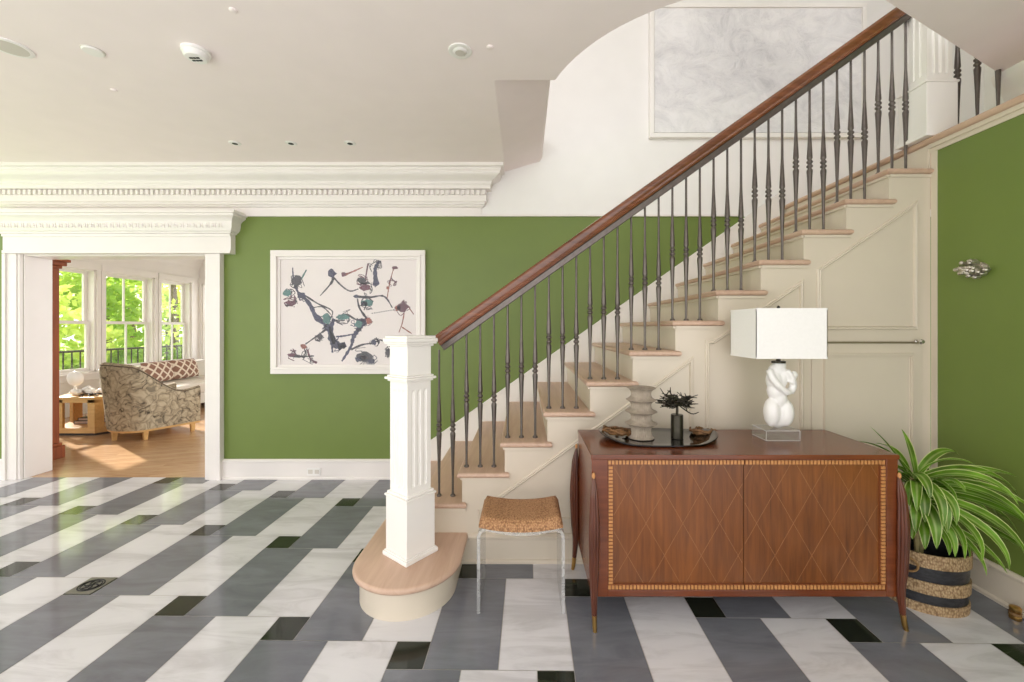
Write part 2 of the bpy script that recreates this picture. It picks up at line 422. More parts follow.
# floor grille set in the dark square
vx = [Vector(FW(4*-4+.9732*1+4, .9732*4+4-.9732)), Vector(FW(-11.03+.9732+.0, 7.89))]
b_ = .9732
def sq(m, n):
    x, y = 4*m+b_*n+4, -b_*m+4*n+4-b_
    return [Vector(FW(*p)) for p in ((x, y), (x+b_, y), (x+b_, y+b_), (x, y+b_))]
Q = sq(-4, 0)
def grille():
    best = None
    for m in range(-8, 1):
        for n in range(-4, 4):
            q = sq(m, n); c = sum(q, Vector())/4
            u, v = U0+F*c.x/c.y, V0+F*H/c.y
            e = (u-90)**2+(v-587)**2
            if best is None or e < best[0]: best = (e, c)
    c = best[1]
    t = thing('floor_vent', 'square grey floor grille with an oval dark scroll pattern set in the marble', 'floor vent', (c.x, c.y, 0), -.011)
    MB().box(-.07, .07, -.07, .07, 0, .004).build('plate', plain('pewter plate', srgb(128, 126, 116), .4, .4), t)
    mb = MB()
    for r in (.05, .04):
        pts = [(r*1.1*math.cos(a), r*math.sin(a), .005) for a in [2*PI*i/28 for i in range(29)]]
        mb.tube(pts, .0028, 6)
    for k in range(6):
        a = k*PI/3; mb.tube(spline([(0.006*math.cos(a), .006*math.sin(a), .005), (.02*math.cos(a+.5), .02*math.sin(a+.5), .005), (.036*math.cos(a), .036*math.sin(a), .005)], 5), .0035, 6)
    mb.sphere((0, 0, .005), (.009, .009, .003), None, 10, 6)
    mb.build('scroll_grille', 'dark', t, smooth=True)
grille()

# ================================================================== WALLS
XD0, XD1, ZD = -4.566, -2.89, 2.045     # cased opening
TW = .21
mb = MB()
mb.box(XL, XD0, YW, YW+TW, 0, 2.389); mb.box(XD1, 4.2, YW, YW+TW, 0, 2.389); mb.box(XD0, XD1, YW, YW+TW, ZD, 2.389)
o = mb.build('wall_back', 'green'); struct(o, 'olive green back wall of the hall with the cased opening', 'wall')
o = MB().box(-9, 4.2, YW, YW+TW, 2.389, 5.6).build('wall_upper', 'white'); struct(o, 'tall white upper wall of the stairwell above the green', 'wall')  # left end lengthened out of view to block the sun
o = MB().box(XR, XR+.12, YF, YS-.002, 0, ZL-.06).build('wall_right', 'green'); struct(o, 'green side wall to the right of the stair, under the landing', 'wall')
o = MB().box(2.74, 2.86, YF, 2.36, ZL, 5.6).build('wall_landing', 'green'); struct(o, 'green wall rising behind the landing edge', 'wall')
o = MB().box(4.2, 4.32, YF, YW+TW, ZL-.3, 5.6).build('wall_landing_end', 'white'); struct(o, 'white end wall of the upper landing', 'wall')
o = MB().box(-3.0, 4.32, .2, YW+TW, 5.6, 5.7).build('ceiling_sunblock', 'white'); struct(o, 'unseen white roof over the stairwell, added to keep the sun out', 'ceiling')  # out-of-view roof added so the sun cannot reach the stairs
o = MB().box(-3.12, -3.0, YF, YW, 3.1, 5.7).build('wall_sunblock_left', 'white'); struct(o, 'unseen white wall left of the upper hall, added to keep the sun out', 'wall')  # out-of-view side wall added against sun from the left
# ceiling with the curved stairwell opening
arc = bez((.178, 2.386, 0), (.30, 2.04, 0), (.55, 1.80, 0), (.95, 1.72, 0), 14) + bez((.95, 1.72, 0), (1.2, 1.67, 0), (1.36, 1.703, 0), (1.568, 1.802, 0), 6)[1:]
poly = [(XL, YF), (XL, YW), (-.17, YW), (-.17, 2.386)]+[(p[0], p[1]) for p in arc]+[(2.69, 2.338), (2.74, 2.36), (2.74, YF)]
mb = MB().prism(poly, ZC, ZC+.30, 'z')
o = mb.build('ceiling', 'ceil'); struct(o, 'flat greige ceiling with a curved opening over the stair', 'ceiling')
mb = MB().prism([(-.17, ZC), (.146, 2.895), (.165, 2.93), (.165, 3.1), (-.17, 3.1)], 2.386, YW)
o = mb.build('trim_1', 'ceil'); struct(o, 'sloping plaster soffit at the edge of the stairwell opening', 'trim')

# crown moulding with dentils along the back wall
def crown():
    prof = [(0, 2.40), (.014, 2.40), (.014, 2.468), (.03, 2.472), (.042, 2.488), (.05, 2.49), (.05, 2.505), (.062, 2.51), (.062, 2.612), (.10, 2.614), (.10, 2.642), (.106, 2.65)]
    for i in range(9):
        a = i/8; prof.append((.112+.078*a+.016*math.sin(a*2*PI)*-1, 2.655+.085*a))
    prof += [(.198, 2.745), (.198, 2.768), (.222, 2.772), (.222, ZC), (0, ZC)]
    XE = -.40
    mb = MB(); n = len(prof); vs = []; 
    for d, z in prof: vs.append((XL, YW-d, z))
    for d, z in prof: vs.append((XE+d, YW-d, z))
    for d, z in prof: vs.append((XE+d, YW, z))
    fs = []
    for r in (0, 1):
        for k in range(n-1): fs.append((r*n+k, (r+1)*n+k, (r+1)*n+k+1, r*n+k+1))
    mb.add(vs, fs)
    x = XL+.02
    while x < XE+.04:
        mb.box(x, x+.024, YW-.088, YW-.06, 2.566, 2.608); x += .0455
    o = mb.build('trim_2', 'trim', smooth=True, angle=30); struct(o, 'deep white dentil cornice along the back wall', 'trim')
crown()
mb = MB().box(XL, 1.97, YW-.02, YW, 2.389, 2.402).box(XL, 1.97, YW-.012, YW, 2.402, 2.41)
o = mb.build('trim_3', 'trim'); struct(o, 'thin white picture rail on top of the green', 'trim')

# cased opening -> door_1
def opening():
    r = MB()
    for x0, x1, s in ((XD1, XD1+.154, 1), (XD0-.134, XD0, -1)):
        r.box(x0, x1, YW-.03, YW, 0, ZD)
        r.box(x0+.02, x1-.02, YW-.04, YW-.03, 0, ZD)
        r.box(*((x1-.03, x1) if s > 0 else (x0, x0+.03)), YW-.055, YW-.03, 0, ZD)
    # jamb lining
    r.box(XD1-.012, XD1, YW-.002, YW+TW+.012, 0, ZD-.012); r.box(XD0, XD0+.012, YW-.002, YW+TW+.012, 0, ZD-.012); r.box(XD0, XD1, YW-.002, YW+TW+.012, ZD-.012, ZD)
    o = r.build('door_1', 'trim', bevel=.003); struct(o, 'wide white cased opening to the sunny room', 'doorway')
    h = MB(); xl, xr = -4.68, -2.633
    h.box(xl, xr, YW-.062, YW, ZD, 2.195); h.box(xl-.0, xr, YW-.07, YW-.06, ZD, ZD+.025); h.box(xl, xr, YW-.074, YW, 2.195, 2.218)
    prof = [(.07, 2.218), (.085, 2.222), (.085, 2.232), (.10, 2.24), (.112, 2.262), (.118, 2.29), (.12, 2.318), (.135, 2.34), (.15, 2.352), (.165, 2.36), (.165, 2.378), (.18, 2.382), (.18, 2.405), (0, 2.405)]
    n = len(prof); vs = []
    for d, z in prof: vs.append((xl-d, YW-d, z))
    for d, z in prof: vs.append((xr+d-.07, YW-d, z))
    for d, z in prof: vs.append((xr+d-.07, YW, z))
    h.add(vs, [(r_*n+k, (r_+1)*n+k, (r_+1)*n+k+1, r_*n+k+1) for r_ in (0, 1) for k in range(n-1)]+[tuple(range(n)), tuple(range(2*n, 3*n))])
    # egg-and-dart relief
    x = xl
    while x < xr-.02:
        h.sphere((x, YW-.116, 2.284), (.019, .012, .02), None, 8, 6); h.box(x+.026, x+.031, YW-.122, YW-.10, 2.262, 2.305); x += .0565
    h.build('entablature', 'trim', o, smooth=True, angle=30)
opening()
# baseboards
def base_prof(t=.018, h=.18): return [(0, 0), (t+.012, 0), (t+.012, .014), (t+.006, .02), (t, .022), (t, h-.028), (t+.006, h-.022), (t+.006, h-.012), (t-.008, h), (0, h)]
def baseboard(name, p0, p1, out, label, h=.18, t=.018, mat='trim'):
    mb = MB().sweep(base_prof(t, h), [p0, p1], [(out, (0, 0, 1))]*2)
    o = mb.build(name, mat, smooth=True, angle=25); struct(o, label, 'baseboard')
baseboard('baseboard_back', (XD1+.154, YW, 0), (-.86, YW, 0), (0, -1, 0), 'white baseboard under the green wall between opening and stair')
baseboard('baseboard_left', (XL, YW, 0), (XD0-.134, YW, 0), (0, -1, 0), 'white baseboard to the left of the opening')
baseboard('baseboard_right', (XR, YF, 0), (XR, YS-.01, 0), (-1, 0, 0), 'cream baseboard along the right green wall', mat='panel')
o = MB().box(XR-.006, XR, YF, YS+.0, ZL-.085, ZL-.055).box(XR-.004, XR, YS-.04, YS-.005, .18, ZL-.06).build('trim_4', 'panel'); struct(o, 'narrow cream edging around the right green wall', 'trim')

# wall outlet
t = thing('wall_outlet', 'small white outlet plate on the baseboard below the framed print', 'outlet', (X_(314, YW-.02), YW-.02, Z_(470.8, YW)))
MB().box(-.062, .062, -.006, 0, -.034, .034).build('cover_plate', 'plastic', t, bevel=.002)
mb = MB()
for s in (-1, 1): mb.box(s*.03-.02, s*.03+.02, -.008, -.005, -.018, .018)
mb.build('socket', plain('socket grey', srgb(214, 208, 198), .4), t)

# ================================================================== STAIRCASE
stair = thing('staircase', 'cream panelled staircase with pale oak treads rising to the right', 'staircase', (nose(1), YS, 0))
SP = stair.location.copy()
def P(o): o.location = -SP; return o
def nosed(x0, x1, y0, y1, z, xi, t=.032):
    # tread board with rounded nosing on the left (x0) and front (y0) sides
    mb = MB(); r = t/2; n = 6; rings = []
    for i in range(n+1):
        a = -PI/2+PI*i/n; rings.append((r*(1-math.cos(a)), z-t/2+r*math.sin(a)))
    vs = []; fs = []
    for d, zz in rings: vs += [(x0+d, y0+d, zz), (x1-d, y0+d, zz), (x1-d, YS-.001, zz), (xi, YS-.001, zz), (xi, y1, zz), (x0+d, y1, zz)]
    q = 6
    for i in range(n):
        for k in range(q): fs.append((i*q+k, i*q+(k+1) % q, (i+1)*q+(k+1) % q, (i+1)*q+k))
    fs.append((3, 2, 1, 0)); fs.append((5, 4, 3, 0)); fs.append((n*q, n*q+1, n*q+2, n*q+3)); fs.append((n*q, n*q+3, n*q+4, n*q+5))
    mb.add(vs, fs); return mb
YT = 2.425
for k in range(2, 14):
    x1 = nose(k+1)+.055 if k < 13 else XR-.004
    mb = nosed(nose(k), x1, YT, YW-.001, tz(k), min(nose(k+1)+.03, XR-.001))
    P(mb.build('tread', 'tread', stair, smooth=True, angle=40))
    # cove under nosing + riser
    rb = MB().box(nose(k)+.0262, nose(k)+.044, YS+.0305, YW-.001, tz(k-1)+.0005, tz(k)-.0325)
    rb.box(nose(k)+.014, nose(k)+.026, YS-.0005, YW-.001, tz(k)-.048, tz(k)-.032)
    P(rb.build('riser', 'panel', stair, bevel=.002))
rb = MB().box(nose(14)+.006, nose(14)+.0205, YS+.001, YW-.001, tz(13)+.0005, ZL-.038); P(rb.build('riser', 'panel', stair))
# stepped side
mb = MB()
xs = [nose(k)+.026 for k in range(2, 15)]+[]
for k in range(2, 14):
    x1 = nose(k+1)+.026 if k < 13 else XR-.002
    prof_ = prof_ if k > 2 else [(nose(2)+.026, 0)]
    prof_ += [(nose(k)+.026, tz(k)-.0325), (x1, tz(k)-.0325)]
    if k == 13: mb.prism(prof_+[(x1, 0)], YS, YS+.03)
    mb.box(nose(k)+.0262, nose(k+1)+.05 if k < 13 else XR-.002, YS-.01, YS-.0003, tz(k)-.048, tz(k)-.0325)
P(mb.build('side_panel', 'panel', stair))
# bullnose step
def bull_outline(r, off, nn=28):
    xl = nose(1)+.012+off; cx_, cy_ = nose(1)+.290, 2.19
    R = .278-off
    pts = [(xl, YW)]
    for i in range(nn+1):
        a = PI+PI*i/nn*1.0
        pts.append((cx_+R*math.cos(a), cy_+R*1.0*math.sin(a)))
    pts += [(cx_+R, YS+.02), (cx_+R*.2, YS+.06), (nose(2)+.05, YS+.1), (nose(2)+.05, YW)]
    return pts
def bull():
    z1 = tz(1); 
    rings = []; n = 6; t = .034
    for i in range(n+1):
        a = -PI/2+PI*i/n; rings.append((t/2*(1-math.cos(a)), z1-t/2+t/2*math.sin(a)))
    mb = MB(); vs = []; L = None
    for d, z in rings:
        p = bull_outline(0, d); L = len(p); vs += [(x, y, z) for x, y in p]
    fs = []
    for i in range(n):
        for k in range(L): fs.append((i*L+k, i*L+(k+1) % L, (i+1)*L+(k+1) % L, (i+1)*L+k))
    fs.append(tuple(range(L-1, -1, -1))); fs.append(tuple(n*L+k for k in range(L)))
    mb.add(vs, fs)
    P(mb.build('bullnose_tread', 'tread', stair, smooth=True, angle=40))
    mb = MB().prism(bull_outline(0, .034), 0, z1-.034, 'z')
    P(mb.build('bullnose_riser', 'panel', stair, smooth=True, angle=40))
bull()
# wall skirt along the green wall
def skirt_top(x): return .348+.7093*(x+.84)+.012
x0, x1 = -.95, 3.2
mb = MB().prism([(x0, 0), (nose(2)+.04, 0), (2.36, 2.25), (2.36, skirt_top(2.36)), (x0, skirt_top(x0))], YW-.022, YW)
mb.prism([(x0, skirt_top(x0)-.025), (2.36, skirt_top(2.36)-.025), (2.36, skirt_top(2.36)), (x0, skirt_top(x0))], YW-.03, YW-.02)
P(mb.build('wall_skirt', 'newel', stair))
# panel mouldings on the stair side: loops in pixel coordinates
def loop_moulding(px, name='panel_moulding', w=.022, parent=None):
    pts = [Vector((X_(u, YS), YS, Z_(v, YS))) for u, v in px]
    n = len(pts); prof = [(0, -w/2), (.006, -w/2), (.011, -w*.2), (.008, w*.1), (.012, w*.3), (.004, w/2), (0, w/2)]
    area = sum(pts[i].x*pts[(i+1) % n].z-pts[(i+1) % n].x*pts[i].z for i in range(n))
    sgn = 1 if area > 0 else -1
    nor = []
    for i in range(n):
        a = (pts[i]-pts[i-1]).normalized(); b = (pts[(i+1) % n]-pts[i]).normalized()
        na = Vector((-a.z, 0, a.x))*sgn; nb = Vector((-b.z, 0, b.x))*sgn
        m = (na+nb).normalized(); m = m/max(.35, m.dot(na)); nor.append(((0, -1, 0), m))
    mb = MB().sweep(prof, pts, nor, closed=True)
    return P(mb.build(name, 'panel', parent or stair, smooth=True, angle=30))
loop_moulding([(503, 494.6), (691, 360), (691, 519), (480, 519), (480, 510)])
loop_moulding([(707, 342), (713, 342), (801, 283), (801, 519), (707, 519)])
loop_moulding([(818.5, 270), (915, 204), (915, 328), (818.5, 328)])
# baseboard of stair side
baseboard('baseboard_stair', (nose(2)+.03, YS, 0), (XR-.02, YS, 0), (0, -1, 0), 'cream baseboard along the panelled stair side', h=.165, mat='panel')
# concealed door under the stair
o = MB().box(X_(811, YS), X_(920, YS), YS-.008, YS-.001, .17, Z_(343.5, YS)).build('door_2', 'panel', bevel=.002)
struct(o, 'cream concealed door in the panelled stair side, behind the lamp', 'door')
mb = MB()
pl = [(822, 353), (912, 353), (912, 512), (822, 512)]
def rail_rect(mb, px, y, w=.02):
    pts = [(X_(u, YS), Z_(v, YS)) for u, v in px]
    (xa, za), (xb, zb) = pts[0], pts[2]
    for o_, d, q in ((0, w, .008), (.003, w*.5, .014)):
        x0, x1, z0, z1 = xa+o_, xb-o_, zb+o_, za-o_
        mb.box(x0, x1, y-q, y-o_*.1, z1-d, z1); mb.box(x0, x1, y-q, y-o_*.1, z0, z0+d); mb.box(x0, x0+d, y-q, y-o_*.1, z0+d, z1-d); mb.box(x1-d, x1, y-q, y-o_*.1, z0+d, z1-d)
rail_rect(mb, pl, YS-.008); mb.build('panel_moulding', 'panel', o)
mb = MB().box(X_(815, YS), X_(916, YS), YS-.016, YS-.008, Z_(343.2, YS), Z_(341.6, YS)); mb.build('door_edge', plain('aged brass strip', srgb(150, 138, 112), .35, .6), o)
kb = MB().lathe([(.004, 0), (.010, 0), (.010, .006), (.005, .01), (.005, .022), (.013, .03), (.015, .038), (.010, .046), (.002, .048)], 14, None, Matrix.Translation((X_(914.5, YS), YS-.008, Z_(341.5, YS))) @ Matrix.Rotation(PI/2, 4, 'X'))
kb.build('door_latch', 'chrome', o, smooth=True)

# landing
mb = MB(); t_ = .036
prof = [(-.04+.018*(1-math.cos(-PI/2+PI*i/6)), ZL-.018+.018*math.sin(-PI/2+PI*i/6)) for i in range(7)]
mb.prism([(XR+d, z) for d, z in prof]+[(4.2, ZL), (4.2, ZL-.036)], YF, YW)
o = mb.build('floor_landing', 'tread', smooth=True, angle=30); struct(o, 'pale oak landing floor with a rounded edge', 'floor')
o = MB().box(XR-.018, XR-.001, YF, YS-.002, ZL-.06, ZL-.037).build('trim_5', 'panel'); struct(o, 'cream moulding under the landing edge', 'trim')

# newel posts
def make_newel(label):
    t = thing('newel_post', label, 'newel post')
    def sqp(mb, side, z0, z1): mb.box(-side/2, side/2, -side/2, side/2, z0, z1)
    mb = MB(); sqp(mb, .208, 0, .022); sqp(mb, .196, .022, .03); mb.build('plinth', 'newel', t, bevel=.006)
    mb = MB(); sqp(mb, .182, .03, .315); mb.build('base_block', 'newel', t, bevel=.003)
    mb = MB(); sqp(mb, .196, .315, .328); sqp(mb, .176, .328, .342); mb.build('base_cap', 'newel', t, bevel=.005)
    # fluted shaft, slightly tapering outline with three grooves per face
    s = .150; hs = s/2
    def ring(depth):
        pts = []
        for f in range(4):
            R = Matrix.Rotation(f*PI/2, 3, 'Z'); loc = [(-hs, -hs)]
            for c in (-.039, 0, .039):
                for dx, dd in ((-.0115, 0), (-.009, .6), (0, 1), (.009, .6), (.0115, 0)): loc.append((c+dx, -hs+depth*dd))
            for x, y in loc: pts.append(R @ Vector((x, y, 0)))
        return pts
    mb = MB(); vs = []; fs = []; zs = [(.342, 0), (.372, 0), (.385, .010), (.87, .010), (.885, 0), (.93, 0)]
    for z, d in zs: vs += [(p.x, p.y, z) for p in ring(d)]
    L = len(ring(0))
    for i in range(len(zs)-1):
        for k in range(L): fs.append((i*L+k, i*L+(k+1) % L, (i+1)*L+(k+1) % L, (i+1)*L+k))
    mb.add(vs, fs); mb.build('shaft', 'newel', t)
    mb = MB(); sqp(mb, .172, .925, .935); sqp(mb, .195, .935, .948); sqp(mb, .175, .948, .958); mb.build('neck_moulding', 'newel', t, bevel=.004)
    mb = MB(); sqp(mb, .153, .958, 1.11); mb.build('top_block', 'newel', t, bevel=.002)
    mb = MB(); sqp(mb, .175, 1.11, 1.122); sqp(mb, .198, 1.122, 1.132); sqp(mb, .206, 1.132, 1.152); sqp(mb, .19, 1.152, 1.165); mb.build('cap', 'newel', t, bevel=.004)
    return t
nw = make_newel('white fluted square newel post on the rounded bottom step'); nw.location = (-.610, 2.2325, tz(1)); nw.rotation_euler.z = math.radians(52)
n2 = copy_tree(nw); n2.location = (2.432, 2.505, ZL); n2.rotation_euler.z = 0
n2['label'] = 'white fluted newel post at the top of the stair on the landing'

# railings
YB = 2.54
def rail_z(x): return 1.90+.712*(x-.318)
railing = thing('stair_railing', 'dark wood handrail on slim pewter balusters climbing the stair', 'railing', (nose(2), YB, tz(2)))
RP = railing.location.copy()
def baluster_mesh(hgt, k=.431):
    pr = [(.0125, 0), (.0135, .004), (.0115, .01), (.0075, .014), (.0065, .03), (.0068, .12), (.0085, .24), (.0115, .34), (.0135, .375), (.013, .385),
          (.0085, .393), (.0085, .398), (.0135, .403), (.0145, .408), (.0135, .413), (.0088, .418), (.0088, .424), (.0135, .429), (.0145, .434), (.0135, .439), (.0088, .445), (.0088, .45),
          (.0125, .457), (.0125, .465), (.0112, .50), (.0088, .56), (.0068, .64), (.006, .74), (.006, hgt)]
    return [(r*(1.22 if r > .008 else 1.08), z) for r, z in pr]
bal_src = {}
slope = .712
for k in range(2, 14):
    for j in range(3):
        x = nose(k)+.04+RUN/3*j
        h_ = rail_z(x)-.043-.03-tz(k)
        key = j
        if key not in bal_src:
            bal_src[key] = MB().lathe(baluster_mesh(h_+.012), 10).build('baluster', 'iron', railing, smooth=True, angle=50); b = bal_src[key]
        else:
            b = bal_src[key].copy(); COL.objects.link(b)
        b.location = Vector((x, YB, tz(k)))-RP
# handrail
ang = math.atan(slope)
xa, xb = -.528, 2.40
d = Vector((math.cos(ang), 0, math.sin(ang))); nrm = Vector((-math.sin(ang), 0, math.cos(ang)))
prof = [(-.024, -.035), (-.029, -.024), (-.024, -.012), (-.031, .004), (-.03, .02), (-.02, .033), (0, .037), (.02, .033), (.03, .02), (.031, .004), (.024, -.012), (.029, -.024), (.024, -.035)]
pa, pb = Vector((xa, YB, rail_z(xa))), Vector((xb, YB, rail_z(xb)))
mb = MB().sweep(prof, [pa-RP, pb-RP], [((0, 1, 0), nrm)]*2); mb.build('handrail', 'rail_wood', railing, smooth=True, angle=30)
o2 = -nrm*.035
mb = MB().sweep([(-.02, -.036), (-.02, -.004), (-.015, 0), (.015, 0), (.02, -.004), (.02, -.036)], [pa+o2-RP, pb+o2-RP], [((0, 1, 0), nrm)]*2); mb.build('rail_channel', 'iron', railing, bevel=.002)
# landing railing
lr = thing('landing_railing', 'row of pewter balusters along the upper landing edge', 'railing', (2.62, 2.4, ZL))
src = None
for y in (2.295, 2.40, 2.51):
    if src is None: src = MB().lathe(baluster_mesh(.92), 10).build('baluster', 'iron', lr, smooth=True, angle=50); b = src
    else: b = src.copy(); COL.objects.link(b)
    b.location = (0, y-2.4, 0)
mb = MB().sweep([(x_, z_+.945) for x_, z_ in prof], [(0, -.15, 0), (0, .2, 0)], [((1, 0, 0), (0, 0, 1))]*2); mb.build('handrail', 'rail_wood', lr, smooth=True, angle=30)

# landing wall crown (upper right corner)
mb = MB().sweep([(0, 0), (.015, 0), (.02, -.03), (.06, -.05), (.09, -.10), (.09, -.13), (0, -.13)][::-1], [(2.74, YF, ZC), (2.74, 2.36, ZC)], [((-1, 0, 0), (0, 0, 1))]*2)
mb = MB().sweep([(0, -.15), (.012, -.15), (.02, -.12), (.035, -.09), (.075, -.05), (.085, -.02), (.085, 0), (0, 0)], [(2.74, YF, ZC), (2.74, 2.36, ZC)], [((-1, 0, 0), (0, 0, 1))]*2)
o = mb.build('trim_6', 'trim', smooth=True, angle=30); struct(o, 'white crown moulding over the landing wall', 'trim')

# ================================================================== CREDENZA
CX0, CX1, CY0, CY1, CZ0, CZ1 = .310, 1.715, 1.90, 2.375, .144, .796
cab = thing('credenza', 'long walnut credenza with two diamond-inlaid doors against the stair side', 'cabinet', (1.0, 2.14, 0))
CO = cab.location.copy()
def pc(o): o.location = -CO; return o
DZ0, DZ1 = .174, .773
DX0, DX1 = .385, 1.662
mb = MB()
mb.box(CX0, CX1, CY0+.04, CY1, CZ0, CZ1-.0225)
mb.box(CX0, DX0, CY0+.004, CY0+.04, CZ0, CZ1-.0225); mb.box(DX1, CX1, CY0+.004, CY0+.04, CZ0, CZ1-.0225)
mb.box(DX0, DX1, CY0+.004, CY0+.04, CZ0, DZ0)
pc(mb.build('carcass', 'wood_carc', cab, bevel=.002))
pc(MB().box(CX0-.004, CX1+.004, CY0-.002, CY1, CZ1-.022, CZ1).build('top', 'wood_carc', cab, bevel=.004))
XM = 1.013
for i, (x0, x1) in enumerate(((DX0, XM-.0015), (XM+.0015, DX1))):
    bw = .026
    ix0, ix1 = (x0+bw, x1) if i == 0 else (x0, x1-bw)
    iz0, iz1 = DZ0+bw, DZ1-bw
    yd = CY0+.016
    mb = MB(); mb.box(x0, x1, yd, yd+.02, DZ0, DZ1, 'wood_cab')
    # pale diamond stringing, clipped to the door field
    sp_ = .17; sl = 1.75
    def seg(xa, za, xb, zb):
        d_ = Vector((xb-xa, 0, zb-za)); L_ = d_.length
        if L_ < .01: return
        n_ = Vector((-d_.z, 0, d_.x))/L_*.0011
        a, b = Vector((xa, 0, za)), Vector((xb, 0, zb))
        vs = []
        for y in (yd-.0006, yd+.001):
            for p_ in (a-n_, b-n_, b+n_, a+n_): vs.append((p_.x, y, p_.z))
        mb.add(vs, [(0, 1, 2, 3), (7, 6, 5, 4), (0, 4, 5, 1), (2, 6, 7, 3), (1, 5, 6, 2), (3, 7, 4, 0)], 'inlay_line')
    for sgn in (1, -1):
        for q in range(-8, 9):
            # line z = zc + sgn*sl*(x-xc)
            xc = XM+q*sp_+.06; zc = DZ1
            lo, hi = ix0+.004, ix1-.004
            xa_, xb_ = lo, hi
            z_at = lambda x: zc+sgn*sl*(x-xc)
            cand = sorted([xc+(iz0-zc)/(sgn*sl), xc+(iz1-zc)/(sgn*sl)])
            xa_, xb_ = max(lo, cand[0]), min(hi, cand[1])
            if xb_ > xa_: seg(xa_, z_at(xa_), xb_, z_at(xb_))
    dr = pc(mb.build('door', 'wood_cab', cab))
    # scalloped inlay border: small alternating blocks
    rb = MB(); pitch = .0165
    def block(xa, xb, za, zb, k, horiz):
        c = 'inlay'
        if horiz:
            rb.box(xa, xb, yd-.012, yd+.004, za, zb, c)
        else: rb.box(xa, xb, yd-.012, yd+.004, za, zb, c)
    rb.box(x0, x1, yd-.007, yd+.003, DZ1-bw, DZ1, 'inlay_dark'); rb.box(x0, x1, yd-.007, yd+.003, DZ0, DZ0+bw, 'inlay_dark')
    ex = (x0, x0+bw) if i == 0 else (x1-bw, x1)
    rb.box(*ex, yd-.007, yd+.003, DZ0+bw, DZ1-bw, 'inlay_dark')
    x = x0+.002; k = 0
    while x+.0110 < x1:
        for za, zb in ((DZ1-bw+.004, DZ1-.004), (DZ0+.004, DZ0+bw-.004)): block(x, x+.0112, za, zb, k, True)
        x += pitch; k += 1
    z = DZ0+bw+.002; k = 0
    while z+.0110 < DZ1-bw:
        block(ex[0]+.004, ex[1]-.004, z, z+.0112, k, False); z += pitch; k += 1
    rb.build('inlay_border', 'inlay', dr)
# reeded sabre legs
def leg(px, py, ox, oy):
    lobf = lambda th: .84+.22*abs(math.cos(th*4))
    P0 = Vector((px, py, 0)); O = Vector((ox, oy, 0))
    spn = spline([P0+O*-.002+Vector((0, 0, .695)), P0+O*.012+Vector((0, 0, .6)), P0+O*.018+Vector((0, 0, .45)), P0+O*.014+Vector((0, 0, .3)), P0+O*.008+Vector((0, 0, .17)), P0+O*.018+Vector((0, 0, .07))], 8)
    ctrl = [.006, .0185, .0245, .022, .0155, .0112]
    N = len(spn); rad = []
    for i in range(N):
        t = i/(N-1)*(len(ctrl)-1); a = int(min(t, len(ctrl)-2)); f = t-a; f = f*f*(3-2*f); rad.append(ctrl[a]*(1-f)+ctrl[a+1]*f)
    L_ = pc(MB().tube(spn, rad, 32, lob=lobf).build('leg', 'leg', cab, smooth=True, angle=60))
    MB().tube(spline([P0+O*.018+Vector((0, 0, .072)), P0+O*.024+Vector((0, 0, .035)), P0+O*.034+Vector((0, 0, 0.0))], 5), [.0115]*4+[.011]*4+[.0095]*3, 14).build('foot_cap', 'brass', L_, smooth=True, angle=60)
    MB().tube([P0+Vector((0, 0, .688)), P0+Vector((0, 0, .70)), P0+Vector((0, 0, .71)), P0+Vector((0, 0, .716))], [.005, .0085, .007, .003], 12).build('leg_finial', 'inlay', L_, smooth=True)
leg(CX0+.008, CY0-.004, .1, -.4); leg(CX1+.000, CY0-.002, .75, -.2)
leg(CX0-.012, CY1-.012, -.6, .2); leg(CX1+.012, CY1-.012, .6, .2)

# ================================================================== LAMP
lamp = thing('table_lamp', 'white sculptural lamp with a square-cornered white shade on the credenza', 'lamp', (1.348, 2.2, CZ1))
bb = MB().box(-.0875, .0875, -.066, .066, .0008, .052, 'acrylic')
eb = .0022  # thin pale bars along the block edges are painted highlights
bb.box(-.0878, .0878, -.0664, -.066+eb, .0498, .0524, 'rim_highlight').box(-.0878, .0878, -.0664, -.066+eb, .0006, .003, 'rim_highlight').box(-.0878, -.0878+eb, -.066, .066, .0498, .0524, 'rim_highlight').box(-.0878, -.0878+eb, -.066, .066, .0006, .003, 'rim_highlight').box(-.0878, -.0878+eb, -.0664, -.0664+eb, 0.0006, .0524, 'rim_highlight').box(.0878-eb, .0878, -.0664, -.0664+eb, 0.0006, .0524, 'rim_highlight').box(-.0878, .0878, .066-eb, .0662, .0498, .0524, 'rim_highlight').box(.0878-eb, .0878, -.066, .066, .0498, .0524, 'rim_highlight')
bb.build('base_block', 'acrylic', lamp).location.x = -.016
